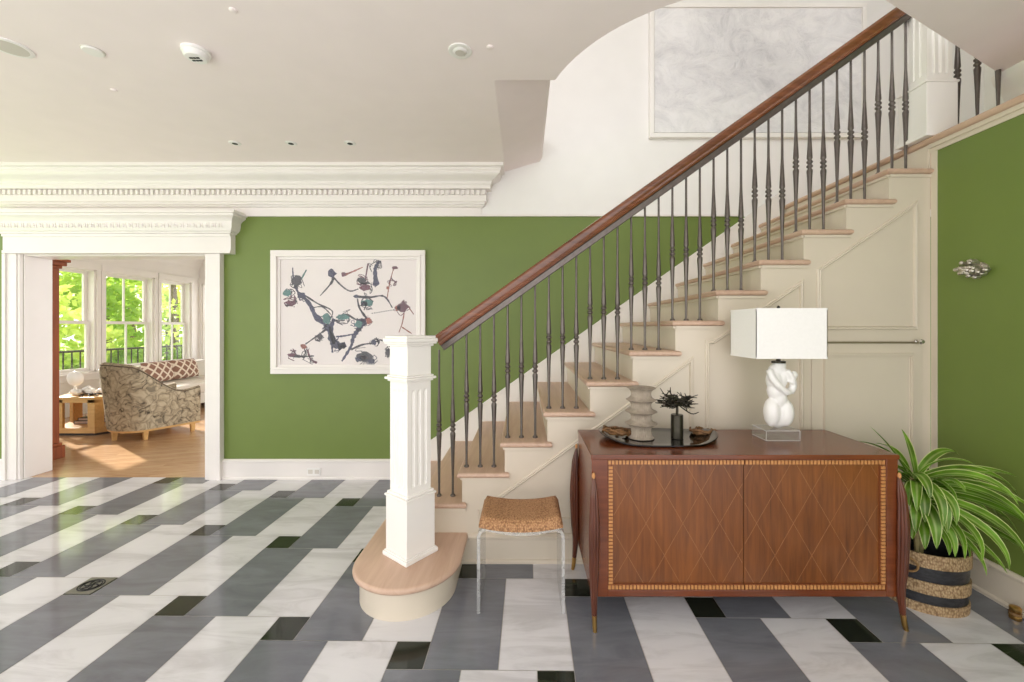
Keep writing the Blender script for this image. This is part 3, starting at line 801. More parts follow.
def figure():
    mb = MB()
    E = lambda c, r, rot=None: mb.sphere(c, (1, 1, 1), None, 20, 14, Matrix.Translation((0, 0, 0)) @ Matrix.LocRotScale(Vector(c), rot.to_quaternion() if rot else None, Vector(r)) @ Matrix.Translation(-Vector(c)))
    R = lambda a, ax='Y': Matrix.Rotation(a, 3, ax)
    E((-.036, 0, .085), (.040, .042, .078)); E((.034, 0, .082), (.043, .044, .074)); E((0, .01, .06), (.062, .038, .06))
    E((0, 0, .155), (.044, .036, .05)); E((-.012, 0, .2), (.048, .038, .055))
    E((-.024, 0, .255), (.040, .038, .062)); E((-.004, .005, .30), (.048, .034, .045)); E((.012, 0, .27), (.034, .034, .06))
    E((.004, 0, .335), (.034, .030, .026))
    mb.tube(spline([(-.056, -.012, .31), (-.052, -.032, .27), (-.02, -.046, .225), (.022, -.042, .195), (.044, -.026, .2)], 6), [.017]*6+[.018]*6+[.016]*6+[.014]*7, 12)
    mb.tube(spline([(.046, -.022, .19), (.062, -.024, .225), (.06, -.026, .262), (.074, -.026, .29)], 6), [.018]*6+[.017]*6+[.013]*7, 12)
    mb.tube(spline([(.026, -.03, .31), (.05, -.034, .27), (.05, -.034, .24)], 6), .013, 12)
    mb.sphere((.066, -.026, .285), (.018, .014, .022), None, 12, 8)
    o = mb.build('figure', 'ceramic', lamp, smooth='all'); o.location.z = .05
    r = o.modifiers.new('remesh', 'REMESH'); r.mode = 'VOXEL'; r.voxel_size = .005; r.use_smooth_shade = True
    s = o.modifiers.new('smooth', 'SMOOTH'); s.iterations = 3; s.factor = .5
figure()
mb = MB().lathe([(.034, .395), (.034, .405), (.012, .408), (.009, .42), (.012, .428), (.009, .436), (.008, .66), (.01, .68)], 16); mb.build('stem', 'bronze', lamp, smooth=True, angle=40)
SX, SY, sz0, sz1 = .178, .128, Z_(359, 2.06)-CZ1, Z_(308, 2.06)-CZ1
mb = MB(); t_ = .003
for x0, x1, y0, y1 in ((-SX, SX, -SY, -SY+t_), (-SX, SX, SY-t_, SY), (-SX, -SX+t_, -SY, SY), (SX-t_, SX, -SY, SY)): mb.box(x0, x1, y0, y1, sz0, sz1)
sh = mb.build('lamp_shade', 'shade', lamp)
for z in (sz0, sz1-.008):
    mb = MB()
    for x0, x1, y0, y1 in ((-SX-.001, SX+.001, -SY-.001, -SY), (-SX-.001, SX+.001, SY, SY+.001), (-SX-.001, -SX, -SY, SY), (SX, SX+.001, -SY, SY)): mb.box(x0, x1, y0, y1, z, z+.008)
    mb.build('shade_binding', 'shade', sh)
mb = MB()
for a in (0, PI/2): mb.tube([(-.175*math.cos(a), -.126*math.sin(a), sz1-.012), (.175*math.cos(a), .126*math.sin(a), sz1-.012)], .002, 6)
mb.build('shade_spider', 'bronze', sh)
MB().lathe([(.006, sz1-.012), (.008, sz1-.004), (.004, sz1+.002), (.009, sz1+.01), (.006, sz1+.016), (.001, sz1+.019)], 12).build('finial', 'bronze', lamp, smooth=True)
sh.location.x = -.012; 

# ================================================================== TRAY AND ORNAMENTS
TX, TY = .702, 2.185
def tray():
    mb = MB(); n = 48; rings = []
    def out(a):
        c, s_ = math.cos(a), math.sin(a)
        return (.305*abs(c)**.85*(1 if c > 0 else -1), .178*abs(s_)**.9*(1 if s_ > 0 else -1))
    def rise(x): return .006+.045*max(0, abs(x)/.305-.55)**1.6*2.2
    vs = []; fs = []
    for sc, lvl in ((.0, 0), (.55, 0), (.85, .15), (1.0, 1), (1.0, 1.0)):
        pass
    layers = [(.6, lambda x: .0), (.86, lambda x: rise(x)*.25), (1.0, rise), (1.0, lambda x: rise(x)+.006), (.97, lambda x: rise(x)+.006), (.85, lambda x: rise(x)*.3+.006), (.6, lambda x: .006)]
    for sc, fz in layers:
        for k in range(n):
            x, y = out(2*PI*k/n); vs.append((x*sc, y*sc, fz(x)))
    for i in range(len(layers)-1):
        for k in range(n): fs.append((i*n+k, i*n+(k+1) % n, (i+1)*n+(k+1) % n, (i+1)*n+k))
    fs.append(tuple(range(n-1, -1, -1))); fs.append(tuple((len(layers)-1)*n+k for k in range(n)))
    mb.add(vs, fs)
    o = mb.build('tray', 'black_gloss', smooth=True, angle=50); o.location = (TX, TY, CZ1)
    tag(o, 'black glossy boat-shaped tray on the credenza', 'tray')
tray()
TZ = CZ1+.0065
def vase():
    pk = [(.070, .262), (.072, .2), (.077, .14), (.078, .078), (.066, 0)]
    prof = [(.060, 0), (.067, .004)]
    zs = [.0, .078, .14, .2, .262]; rp = [.071, .083, .082, .077, .073]
    for i in range(4):
        z0, z1 = zs[i], zs[i+1]
        for j in range(1, 12):
            t = j/12; e = abs(2*t-1)**2.8
            r0 = rp[i]*(1-t)+rp[i+1]*t; prof.append((.050+(r0-.050)*e if not (i == 0 and t < .5) else .052+(.067-.052)*e, z0+(z1-z0)*t))
        prof.append((rp[i+1], z1))
    prof += [(.066, .265), (.05, .262), (.046, .255), (.044, .1), (.0, .1)]
    lob = lambda a, z: 1+.03*math.cos(a*30)
    o = MB().lathe(prof, 120, None, None, lob, caps=False).build('vase', 'bisque', smooth=True, angle=50)
    o.location = (X_(641, 2.17), 2.17, TZ); tag(o, 'pale ribbed vase with four flared tiers on the black tray', 'vase')
vase()
def anemone():
    t = thing('spiky_sculpture', 'dark bronze spiky branch head on a cylinder, standing on the black tray', 'ornament', (X_(677, 2.16), 2.16, TZ))
    MB().lathe([(.028, 0), (.031, .002), (.031, .122), (.029, .125), (.008, .125)], 28).build('cylinder_base', 'bronze', t, smooth=True, angle=40)
    MB().tube([(0, 0, .12), (.001, 0, .15), (0, 0, .185)], .007, 10).build('stem', 'bronze', t, smooth=True)
    mb = MB(); rnd = random.Random(5)
    for k in range(85):
        a = rnd.uniform(0, 2*PI); e = rnd.gauss(.10, .2); L = rnd.uniform(.055, .115)
        st = Vector((rnd.gauss(0, .018), rnd.gauss(0, .018), .19+rnd.gauss(0, .008)))
        dv = Vector((math.cos(a)*math.cos(e), math.sin(a)*math.cos(e), math.sin(e)))
        bend = Vector((rnd.gauss(0, .012), rnd.gauss(0, .012), rnd.gauss(-.002, .012)))
        p = [st, st+dv*L*.5+bend, st+dv*L+bend*.3]
        mb.tube(spline(p, 4), [.0042-.0003*i for i in range(9)], 6)
        if rnd.random() < .7:
            m_ = st+dv*L*.5+bend; d2 = (dv+Vector((rnd.gauss(0, .6), rnd.gauss(0, .6), rnd.gauss(0, .4)))).normalized()
            mb.tube([m_, m_+d2*L*.4], [.0036, .002], 5)
    mb.sphere((0, 0, .188), (.04, .04, .016), None, 14, 8)
    mb.build('spiky_head', 'bronze', t, smooth=True)
anemone()
def twig_heap(name, label, cx, cy, rx, ry, n, seed, zb, tilt=0):
    mb = MB(); rnd = random.Random(seed)
    for k in range(n):
        a0 = rnd.uniform(0, 2*PI); sp = rnd.uniform(1.2, 2.8); rr = rnd.uniform(.6, 1); h0 = rnd.uniform(.006, .026); pts = []
        for i in range(9):
            a = a0+sp*i/8; w = rr+.08*math.sin(i*1.9+k)
            x = rx*w*math.cos(a); pts.append((x, ry*w*math.sin(a), h0+.006*math.sin(i*1.3+k)+tilt*x+abs(tilt)*rx))
        mb.tube(pts, [rnd.uniform(.004, .0075)*(1-.05*abs(i-4)) for i in range(9)], 7)
    o = mb.build(name, 'gold_twig', smooth=True); o.location = (cx, cy, zb); tag(o, label, 'ornament'); return o
twig_heap('twig_nest', 'round nest of brown twigs at the tray end beside the spiky sculpture', X_(703, 2.24), 2.24, .066, .05, 30, 2, TZ)
twig_heap('twig_garland', 'twisted gilt brown twig piece at the tray end beside the pale vase', X_(619, 2.2), 2.2, .085, .042, 26, 4, TZ, -.12)

# ================================================================== STOOL
def stool():
    t = thing('acrylic_stool', 'clear acrylic stool with a woven seagrass seat beside the credenza', 'stool', (-.015, 2.145, 0))
    hw, d0, d1, zt, th = .212, -.145, .145, .415, .016
    def path(off):
        pts = [(-hw+off, 0.0)]; r = .05
        pts.append((-hw+off, zt-r))
        for i in range(1, 7):
            a = PI-(PI/2)*i/6*.93; pts.append((-hw+r+(r-off)*math.cos(a), zt-r+(r-off)*math.sin(a)))
        for i in range(1, 10):
            u = -1+2*i/10; x = u*(hw-r); pts.append((x, zt-off-.024*(1-u*u)))
        q = [(-x, z) for x, z in pts[:8]][::-1]
        return pts+q
    A, B = path(0), path(th); poly = A+B[::-1]
    fm = MB().prism(poly, d0, d1, 'y', 'acrylic'); fm.m('edge_highlight'); fm.mi[0] = fm.mi[1] = 1
    fm.build('acrylic_frame', 'acrylic', t, smooth=True, angle=30)
    mb = MB(); nx, ny = 24, 14; vs = []; fs = []
    def zc(u): return zt+.0015-.024*(1-u*u)
    top = []; 
    W_ = .203; D_ = .15
    prof = []
    for lay in (0, 1):
        for j in range(ny+1):
            for i in range(nx+1):
                u = -1+2*i/nx; v = -1+2*j/ny
                ed = min(1, (1-abs(u))*9, (1-abs(v))*6); ed = max(0, ed); bulge = math.sqrt(max(0, 1-(1-ed)**2))
                x, y = u*W_, v*D_*(.985 if abs(u) < .9 else .985)
                z = zc(min(1, abs(u))) if lay == 0 else zc(abs(u))+.014+.034*bulge
                vs.append((x, y, z))
    n1 = (nx+1)*(ny+1)
    for lay in (0, 1):
        for j in range(ny):
            for i in range(nx):
                a = lay*n1+j*(nx+1)+i; fs.append((a, a+1, a+nx+2, a+nx+1))
    bd = [i for i in range(nx+1)]+[j*(nx+1)+nx for j in range(1, ny+1)]+[ny*(nx+1)+i for i in range(nx-1, -1, -1)]+[j*(nx+1) for j in range(ny-1, 0, -1)]
    for a, b in zip(bd, bd[1:]+bd[:1]): fs.append((a, b, b+n1, a+n1))
    mb.add(vs, fs); mb.build('woven_seat', 'rattan', t, smooth=True, angle=70)
stool()

# ================================================================== PLANT
PX, PY = 2.03, 2.10
def planter():
    t = thing('planter', 'oval black planter with three tan carved bands, right of the credenza', 'planter', (PX, PY, 0), -.22)
    hgt = .285; ax, ay = .172, .132
    def wall(r0, z0, r1, z1, out=0.0, mat='hide', name='body', thick=.012):
        mb = MB(); n = 48; vs = []; fs = []
        prof = [(r0, z0, out), ((r0+r1)/2, (z0+z1)/2, out), (r1, z1, out), (r1, z1, out-thick), (r0, z0, out-thick)]
        for r, z, o_ in prof:
            for k in range(n):
                a = 2*PI*k/n; vs.append(((ax*r+o_)*math.cos(a), (ay*r+o_)*math.sin(a), z))
        L = len(prof)
        for i in range(L):
            for k in range(n): fs.append((i*n+k, i*n+(k+1) % n, ((i+1) % L)*n+(k+1) % n, ((i+1) % L)*n+k))
        return mb.add(vs, fs).build(name, mat, t, smooth=True, angle=50)
    R = lambda z: .94+.30*z-.35*z*z
    wall(R(0), .0, R(hgt), hgt-.003, -.002)
    for a, b in ((.0, .045), (.094, .153), (.222, .287)): wall(R(a), a, R(b), b, .004, 'band', 'woven_band', .008)
    MB().lathe([(.0, .18), (.12, .182)], 32, caps=False).build('soil', 'soil', t)
    ring = MB().tube([(.035*math.cos(a), 0, .035*math.sin(a)) for a in [2*PI*i/24 for i in range(25)]], .005, 8, caps=False).build('rope_handle', 'rope', t, smooth=True)
    ring.location = (-.135, -.105, .225); ring.rotation_euler = (.15, 0, -.55)
planter()
def dracaena():
    t = thing('potted_plant', 'leafy dracaena with arching pale-striped leaves growing from the oval planter', 'plant', (PX-.05, PY-.01, .18))
    mb = MB()
    for dx, dy, h_, lean in ((0, 0, .44, -.03), (.03, .02, .34, .05), (-.02, .03, .38, -.05)):
        mb.tube(spline([(dx, dy, 0), (dx+lean*.3, dy, h_*.5), (dx+lean, dy, h_)], 5), .011, 10)
    mb.build('stem', 'stem', t, smooth=True)
    fo = MB(); acr = []
    rnd = random.Random(11)
    def leaf(base, az, el, L, w, droop, tw=0):
        N = 12; p = Vector(base); d_ = Vector((math.cos(az)*math.cos(el), math.sin(az)*math.cos(el), math.sin(el))); vs = []
        for i in range(N+1):
            s_ = i/N; side = d_.cross(Vector((0, 0, 1)))
            side = side.normalized() if side.length > .05 else Vector((-math.sin(az), math.cos(az), 0))
            up = side.cross(d_).normalized()
            side = (side*math.cos(tw)+up*math.sin(tw)).normalized(); up = side.cross(d_).normalized()
            ww = w*.92*(math.sin(PI*min(1, (s_*.90+.10)))**.5)*(1 if s_ < .6 else (1-(s_-.6)*.9)) if s_ < 1 else 0.0005
            for q in (-1, -.55, 0, .55, 1): vs.append(p+side*ww*q+up*abs(q)*ww*.35); acr.append(1-abs(q))
            p = p+d_*L/N
            el2 = droop/N*(.5+s_*1.4)
            h = Vector((d_.x, d_.y, 0)); h = h.normalized() if h.length > 1e-3 else Vector((math.cos(az), math.sin(az), 0))
            e = math.asin(max(-1, min(1, d_.z)))-el2; e = max(e, -1.5)
            d_ = Vector((h.x*math.cos(e), h.y*math.cos(e), math.sin(e)))
        fs = [(i*5+k, i*5+k+1, (i+1)*5+k+1, (i+1)*5+k) for i in range(N) for k in range(4)]
        fo.add(vs, fs)
    for (bx, bz, n) in ((-.03, .44, 12), (.05, .35, 7)):
        for k in range(n):
            az = rnd.uniform(0, 2*PI); el = rnd.uniform(.1, 1.2)
            dx, dy = math.cos(az), math.sin(az)
            L = rnd.uniform(.22, .32)
            if dx < -.2: L = min(L, .20); el = max(el, .35)
            if dy > .3: L *= .7; el = max(el, .5)
            leaf((bx+dx*.012, dy*.012, bz+rnd.uniform(-.05, .03)), az, el, L, rnd.uniform(.02, .026), rnd.uniform(1.2, 2.4), rnd.uniform(-.3, .3))
    # long arching leaves, in order from the highest to the lowest
    for bz, az, el, L, w_, dr in ((.46, -.25, .42, .42, .024, .75), (.44, -.05, .30, .38, .022, .9), (.43, -.45, .32, .48, .026, 1.25), (.42, -.62, .22, .50, .026, 1.5), (.40, -.35, .12, .44, .024, 1.2),
            (.38, -.8, .12, .46, .027, 1.55), (.37, -.55, -.05, .46, .025, 1.0), (.36, -1.0, .05, .42, .026, 1.6), (.33, -.5, -.12, .50, .023, .7), (.34, -1.3, .25, .36, .028, 2.1),
            (.42, -1.75, .35, .30, .028, 2.6), (.36, -1.95, .2, .30, .030, 2.4), (.32, -1.55, .1, .28, .026, 2.0), (.44, -2.3, .5, .26, .024, 2.4), (.30, -1.2, -.1, .34, .024, 1.3), (.28, -.8, -.1, .36, .022, 1.0),
            (.47, 1.2, 1.2, .26, .022, .6), (.46, -1.2, 1.1, .28, .024, 1.3), (.46, .2, .95, .34, .022, 1.5), (.44, -.9, .75, .40, .025, 1.9), (.40, -1.6, .7, .30, .026, 2.8)):
        leaf((-.02, -.012, bz-.02), az, el, L, w_, dr, -.5 if az > -1.1 else -.1)
    for az, el, bz, L, dr in ((-.3, .5, .45, .44, 1.6), (-.55, .1, .38, .5, 1.1), (-.2, .2, .40, .40, 1.5), (-.7, .3, .42, .48, 1.9), (-2.2, .3, .40, .24, 2.6), (-2.6, .4, .42, .2, 2.6), (-1.4, -.1, .33, .3, 1.8), (-2.0, -.1, .34, .26, 1.5), (-1.65, -.2, .30, .24, 1.4), (-2.4, 0, .36, .24, 1.8), (-1.2, 0, .28, .26, 1.6), (-2.2, .1, .27, .22, 1.9), (-1.9, .2, .44, .3, 2.4), (-2.5, -.1, .30, .2, 1.5)):
        leaf((-.01, -.02, bz), az, el, L, .026, dr, -.45 if az > -1.1 else 0)
    # two leaves reaching up and over the credenza top
    leaf((-.05, 0, .46), PI-.1, 1.05, .30, .020, .3, .3); leaf((-.05, -.02, .47), PI-.35, .95, .36, .018, 1.5, -.2)
    fo.attr['across'] = acr
    fo.build('foliage', 'dracaena', t, smooth='all')
dracaena()
# brass door stop
t = thing('door_stop', 'short brass door stop on the marble by the right baseboard', 'door stop', (2.325, 1.965, 0))
MB().lathe([(.02, 0), (.022, .003), (.022, .016), (.0185, .02), (.0185, .036), (.021, .04), (.021, .056), (.017, .06), (.004, .062)], 22).build('barrel', 'brass', t, smooth=True, angle=40)
MB().lathe([(.0226, .022), (.0226, .034)], 22).build('rubber_ring', plain('brown rubber', srgb(120, 92, 54), .6), t, smooth=True, angle=40)
# silver wall ornament
def ornament():
    t = thing('wall_ornament', 'silver coral-like cluster mounted on the right green wall', 'wall ornament', (XR, 2.19, 1.685))
    rnd = random.Random(9); mb = MB()
    for k in range(46):
        a = rnd.uniform(0, 2*PI); rr = rnd.uniform(0, .07)
        h_ = .09*math.sqrt(max(0.02, 1-(rr/.085)**2))*rnd.uniform(.7, 1.05)
        y, z = rr*math.cos(a)*1.0, rr*math.sin(a)*.66
        mb.tube([(-.012, y*.6, z*.6), (-h_*.6, y*.95, z*.95), (-h_, y*1.0, z*1.0)], [.013, .012, .006], 7)
        mb.sphere((-h_, y*1.0, z*1.0), rnd.uniform(.008, .013), None, 8, 6)
    mb.build('cluster', 'silver', t, smooth=True)
    MB().lathe([(.05, 0), (.05, .008), (.03, .014)], 24, None, Matrix.Rotation(-PI/2, 4, 'Y') @ Matrix.Scale(.75, 4, (1, 0, 0))).build('back_plate', 'silver', t, smooth=True, angle=40)
ornament()

# ================================================================== PICTURES
def frame_bars(mb, x0, x1, z0, z1, w, y0, y1, mat=None):
    mb.box(x0, x1, y0, y1, z1-w, z1, mat); mb.box(x0, x1, y0, y1, z0, z0+w, mat); mb.box(x0, x0+w, y0, y1, z0+w, z1-w, mat); mb.box(x1-w, x1, y0, y1, z0+w, z1-w, mat)
def print_art():
    yf = YW-.04
    x0, x1, z1, z0 = X_(270, yf), X_(425, yf), Z_(250, yf), Z_(374, yf)
    t = thing('framed_print', 'large white-framed print of dark branching ink marks on the green wall', 'picture', ((x0+x1)/2, YW, z0))
    O = t.location.copy()
    mb = MB(); frame_bars(mb, x0, x1, z0, z1, .045, yf, YW-.001); frame_bars(mb, x0+.04, x1-.04, z0+.04, z1-.04, .02, yf-.008, YW-.002); frame_bars(mb, x0+.055, x1-.055, z0+.055, z1-.055, .028, yf+.012, YW-.003)
    mb.build('frame', 'trim', t, bevel=.004).location = -O
    a0, a1, c0, c1 = x0+.08, x1-.08, z0+.08, z1-.08
    yp = YW-.014
    MB().box(a0, a1, yp, YW-.004, c0, c1).build('paper', 'paper', t).location = -O
    # ink marks in crop pixels of an 800x682 enlargement of (265,240)-(435,385)
    def A(px, py):
        u = 265+px*170/800; v = 240+py*145/682
        return (X_(u, yp), Z_(v, yp))
    mb = MB(); rnd = random.Random(2)
    def blob(px, py, r, mat, sq=1.0):
        cx_, cz_ = A(px, py); n = 14; rr = r*170/800*yp/F; pts = []
        for i in range(n):
            a = 2*PI*i/n; k = rr*rnd.uniform(.72, 1.2); pts.append((cx_+k*math.cos(a), cz_+k*sq*math.sin(a)))
        mb.prism(pts, yp-.0012, yp, 'y', mat)
    def stroke(pts, w, mat, wob=.35):
        P2 = spline([(*A(*p), 0) for p in pts], 7); L = []; R = []
        N = len(P2)
        for i, p in enumerate(P2):
            tt = (P2[min(i+1, N-1)]-P2[max(i-1, 0)]).normalized(); nn = Vector((-tt.y, tt.x, 0))
            ww = (w[0]+(w[1]-w[0])*i/(N-1) if hasattr(w, '__len__') else w)*170/800*yp/F*.5*(1+wob*rnd.uniform(-1, 1))
            L.append(p+nn*ww); R.append(p-nn*ww)
        vs = []
        for y in (yp-.001, yp):
            vs += [(p.x, y, p.y) for p in L]+[(p.x, y, p.y) for p in R]
        fs = []
        for i in range(N-1):
            fs.append((i, i+1, N+i+1, N+i)); o_ = 2*N
            fs.append((o_+i, o_+N+i, o_+N+i+1, o_+i+1)); fs.append((i, o_+i, o_+i+1, i+1)); fs.append((N+i, N+i+1, o_+N+i+1, o_+N+i))
        mb.add(vs, fs, mat)
    nv, pl, te, ru, ch = 'ink_navy', 'ink_plum', 'ink_teal', 'ink_rust', 'ink_char'
    stroke([(180, 262), (215, 310), (240, 360), (285, 395)], (14, 26), nv); stroke([(285, 395), (305, 430), (320, 480), (350, 500), (380, 490)], (30, 26), nv)
    stroke([(325, 370), (312, 410), (315, 450), (330, 485)], (14, 24), nv); stroke([(345, 505), (375, 495)], (30, 22), nv)
    stroke([(470, 380), (440, 420), (415, 460), (405, 500), (362, 570)], (26, 10), nv); stroke([(475, 378), (430, 380)], 20, nv)
    stroke([(335, 365), (380, 350), (420, 370), (455, 385)], (10, 6), ch); stroke([(335, 455), (380, 450), (425, 440)], 8, nv)
    stroke([(190, 262), (250, 300), (305, 325), (318, 345), (300, 385), (270, 420)], (7, 6), ch); stroke([(220, 320), (270, 315), (310, 350)], 5, ch)
    stroke([(290, 418), (240, 455), (190, 490)], (10, 5), ch); blob(180, 500, 16, ru, .7); blob(258, 455, 13, ch)
    stroke([(130, 130), (135, 190), (150, 235), (170, 265)], (5, 16), nv); blob(150, 190, 24, ch, 1.1); stroke([(195, 140), (165, 195)], 6, te); blob(105, 248, 20, te, .8); blob(120, 295, 24, pl, .45); blob(175, 262, 18, nv, .8); stroke([(100, 310), (150, 285)], 14, ch)
    blob(316, 158, 20, nv, 1.1); stroke([(322, 175), (310, 205), (260, 262)], (14, 5), ch); stroke([(322, 175), (360, 215), (400, 240), (440, 230)], (8, 5), ch)
    stroke([(372, 165), (410, 150), (460, 128)], (12, 4), ru); blob(372, 162, 12, pl)
    stroke([(540, 98), (520, 130), (520, 180), (528, 210)], (12, 20), nv); blob(522, 205, 16, nv); blob(470, 225, 26, pl, .6); stroke([(485, 110), (475, 170), (470, 215)], (9, 5), pl); blob(455, 190, 20, ch, .7)
    stroke([(425, 265), (490, 270), (560, 265), (600, 320)], (12, 5), ch); blob(485, 295, 30, te, .6); blob(430, 266, 14, nv, .6); blob(470, 300, 18, nv, .6); stroke([(435, 275), (445, 320), (480, 372)], (7, 10), ch)
    blob(612, 130, 14, pl, .6); stroke([(605, 135), (590, 190), (580, 240), (575, 275)], (5, 4), ru); blob(578, 225, 8, ru)
    blob(645, 318, 30, pl, .75); blob(625, 322, 14, ru); stroke([(655, 345), (645, 395), (630, 435)], (6, 4), ru); stroke([(645, 410), (690, 440)], 5, ru); stroke([(672, 310), (700, 350)], 4, ru)
    for i in range(10): blob(505+i*11, 345-i*1.8, 3, ch)
    blob(365, 362, 28, te, .5); blob(290, 370, 20, te, 1.2); blob(440, 395, 18, te, .9)
    stroke([(405, 515), (460, 492), (510, 485), (545, 470), (585, 495)], (9, 6), ch); blob(512, 482, 13, nv); blob(470, 548, 36, ch, .7); blob(500, 570, 18, nv, .6); blob(440, 560, 18, nv, .8); blob(468, 552, 14, ru, .8); blob(585, 528, 20, ch)
    stroke([(110, 540), (170, 548), (230, 545)], (16, 5), ch); stroke([(200, 515), (215, 560), (245, 578)], (6, 10), pl); blob(125, 540, 18, pl, .5); stroke([(315, 500), (318, 530)], 8, nv); blob(490, 380, 14, ru, 1.2)
    def scrib(px, py, r, mat, n=5, w=4):
        for q in range(n):
            a = rnd.uniform(0, 6.28); pts = []
            for i in range(5):
                a += rnd.uniform(-1.5, 1.5); k = r*rnd.uniform(.3, 1.15); pts.append((px+k*math.cos(a), py+k*math.sin(a)))
            stroke(pts, (w, w*.5), mat)
    for px, py, r, mat in ((150, 195, 38, ch), (110, 250, 30, ch), (125, 290, 34, pl), (180, 265, 26, nv), (290, 375, 30, nv), (370, 360, 40, ch), (440, 395, 34, nv), (485, 292, 44, ch), (470, 220, 36, ch), (455, 190, 28, pl), (520, 120, 30, ch), (645, 318, 34, pl), (470, 548, 46, ch), (500, 565, 26, nv), (210, 545, 40, ch), (130, 540, 26, pl), (255, 455, 22, ch), (480, 380, 24, pl), (340, 495, 36, nv), (585, 525, 26, ch), (600, 200, 22, pl), (520, 485, 24, ch)):
        scrib(px, py, r, mat)
    mb.build('ink_marks', None, t).location = -O
    MB().box(a0, a1, yp-.010, yp-.007, c0, c1).build('glazing', 'artglass', t).location = -O
print_art()
def canvas_art():
    yf = YW-.045
    x0, x1, z0, z1 = X_(650, yf), X_(867, yf), Z_(137, yf), Z_(3, yf)
    t = thing('framed_canvas', 'large white textured abstract canvas high on the stairwell wall', 'picture', ((x0+x1)/2, YW, z0)); O = t.location.copy()
    mb = MB(); frame_bars(mb, x0, x1, z0, z1, .035, yf, YW-.001); frame_bars(mb, x0+.03, x1-.03, z0+.03, z1-.03, .02, yf+.015, YW-.002)
    mb.build('frame', 'newel', t, bevel=.003).location = -O
    MB().box(x0+.045, x1-.045, yf+.006, YW-.004, z0+.045, z1-.045).build('canvas', 'canvas', t).location = -O
canvas_art()

# ================================================================== CEILING FITTINGS
def disc_z(prof, c, mat, name, parent=None, n=36):
    return MB().lathe([(r, -z) for r, z in prof], n).build(name, mat, parent, smooth=True, angle=40)
def cp(u, v, z=ZC): Y = (z-H)*F/(V0-v); return (X_(u, Y), Y, z)
t = thing('recessed_downlight', 'round recessed ceiling light cut by the frame edge over the opening', 'ceiling light', cp(10, 47))
disc_z([(.085, 0), (.085, .004), (.078, .007), (.066, .006)], 0, 'plastic', 'trim_ring', t); MB().lathe([(.066, -.0064), (.05, -.0066), (.03, -.0068), (.002, -.0068)], 36).build('lens', 'lampgrey', t, smooth=True)
t = thing('ceiling_cover', 'flat white round cover on the ceiling between recessed light and smoke detector', 'ceiling cover', cp(93, 50.5))
disc_z([(.044, 0), (.044, .006), (.040, .010), (.002, .011)], 0, 'plastic', 'cover_disc', t); disc_z([(.047, 0), (.047, .003)], 0, 'lampgrey', 'gasket', t)
t = thing('smoke_detector', 'white round smoke detector with dark slots on the ceiling', 'smoke detector', cp(196, 51))
disc_z([(.064, 0), (.064, .012), (.058, .016), (.054, .032), (.046, .040), (.002, .042)], 0, 'plastic', 'body', t)
mb = MB()
for x in (-.022, 0, .022):
    for y in (-.012, .012): mb.box(x*.8-.007, x*.8+.007, y*.85-.004, y*.85+.004, -.0445, -.036)
mb.build('vent_slots', 'dark', t)
t = thing('adjustable_downlight', 'small recessed eyeball downlight on the ceiling near the stairwell curve', 'ceiling light', cp(460, 50))
disc_z([(.06, 0), (.06, .004), (.052, .006), (.044, .005)], 0, 'plastic', 'trim_ring', t); MB().sphere((0, .004, .004), (.042, .042, .018), None, 24, 12).build('eyeball', 'plastic', t, smooth='all')
MB().lathe([(.024, -.0166), (.002, -.0168)], 24).build('aperture', 'lampgrey', t); t.children[-1].location = (0, .006, 0)
W3 = ['small pinhole downlight in the ceiling nearest the doorway', 'middle of the three pinhole downlights in the ceiling row', 'small pinhole downlight in the ceiling above the framed print, nearest the stair']
src = None
for i, u in enumerate((235, 291, 350)):
    if src is None:
        t = thing('pinhole_downlight', W3[0], 'ceiling light', cp(u, 143), group='pinhole downlights'); src = t
        disc_z([(.042, 0), (.042, .003), (.036, .006), (.022, .006)], 0, 'plastic', 'trim_ring', t); disc_z([(.02, 0), (.02, .0068), (.002, .0068)], 0, 'dark', 'aperture', t)
    else:
        t = copy_tree(src); t.location = cp(u, 143); t['label'] = W3[i]
for (u, v, l) in ((490, 47, 'tiny flush ceiling button beside the eyeball downlight'), (114, 90, 'tiny flush ceiling button below the flat round cover'), (233, 10, 'tiny flush ceiling button at the top of the ceiling above the smoke detector')):
    o = MB().lathe([(.016, 0), (.016, -.004), (.012, -.007), (.001, -.007)], 20).build('ceiling_button', 'ceil', smooth=True, angle=40); o.location = cp(u, v); tag(o, l, 'ceiling button', 'ceiling buttons')

# ================================================================== SUN ROOM BEYOND
XW, YE = -7.0, 8.95
wins = [(5.78, 6.79), (6.93, 7.85), (8.0, 8.72)]
ZS, ZH = .66, 2.31
mb = MB(); ys = [YW+TW]+[y for w in wins for y in w]+[YE]
for i in range(0, len(ys), 2): mb.box(XW-.16, XW, ys[i], ys[i+1], 0, 2.9)
for a, b in wins: mb.box(XW-.16, XW, a, b, 0, ZS); mb.box(XW-.16, XW, a, b, ZH, 2.9)
o = mb.build('wall_window', 'trim'); struct(o, 'white window wall of the sunny room', 'wall')
mb = MB(); mb.box(-6.2, -1.5, YE, YE+.16, 0, 2.9); mb.box(XW-.16, -6.2, YE, YE+.16, 0, ZS); mb.box(XW-.16, -6.2, YE, YE+.16, ZH, 2.9); mb.box(XW-.16, -6.94, YE, YE+.16, ZS, ZH)
o = mb.build('wall_far', 'trim'); struct(o, 'white far wall of the sunny room', 'wall')
o = MB().box(XW-.16, -1.5, YW+TW, YE+.16, 2.9, 3.0).build('ceiling_sunroom', 'trim'); struct(o, 'white ceiling of the sunny room', 'ceiling')
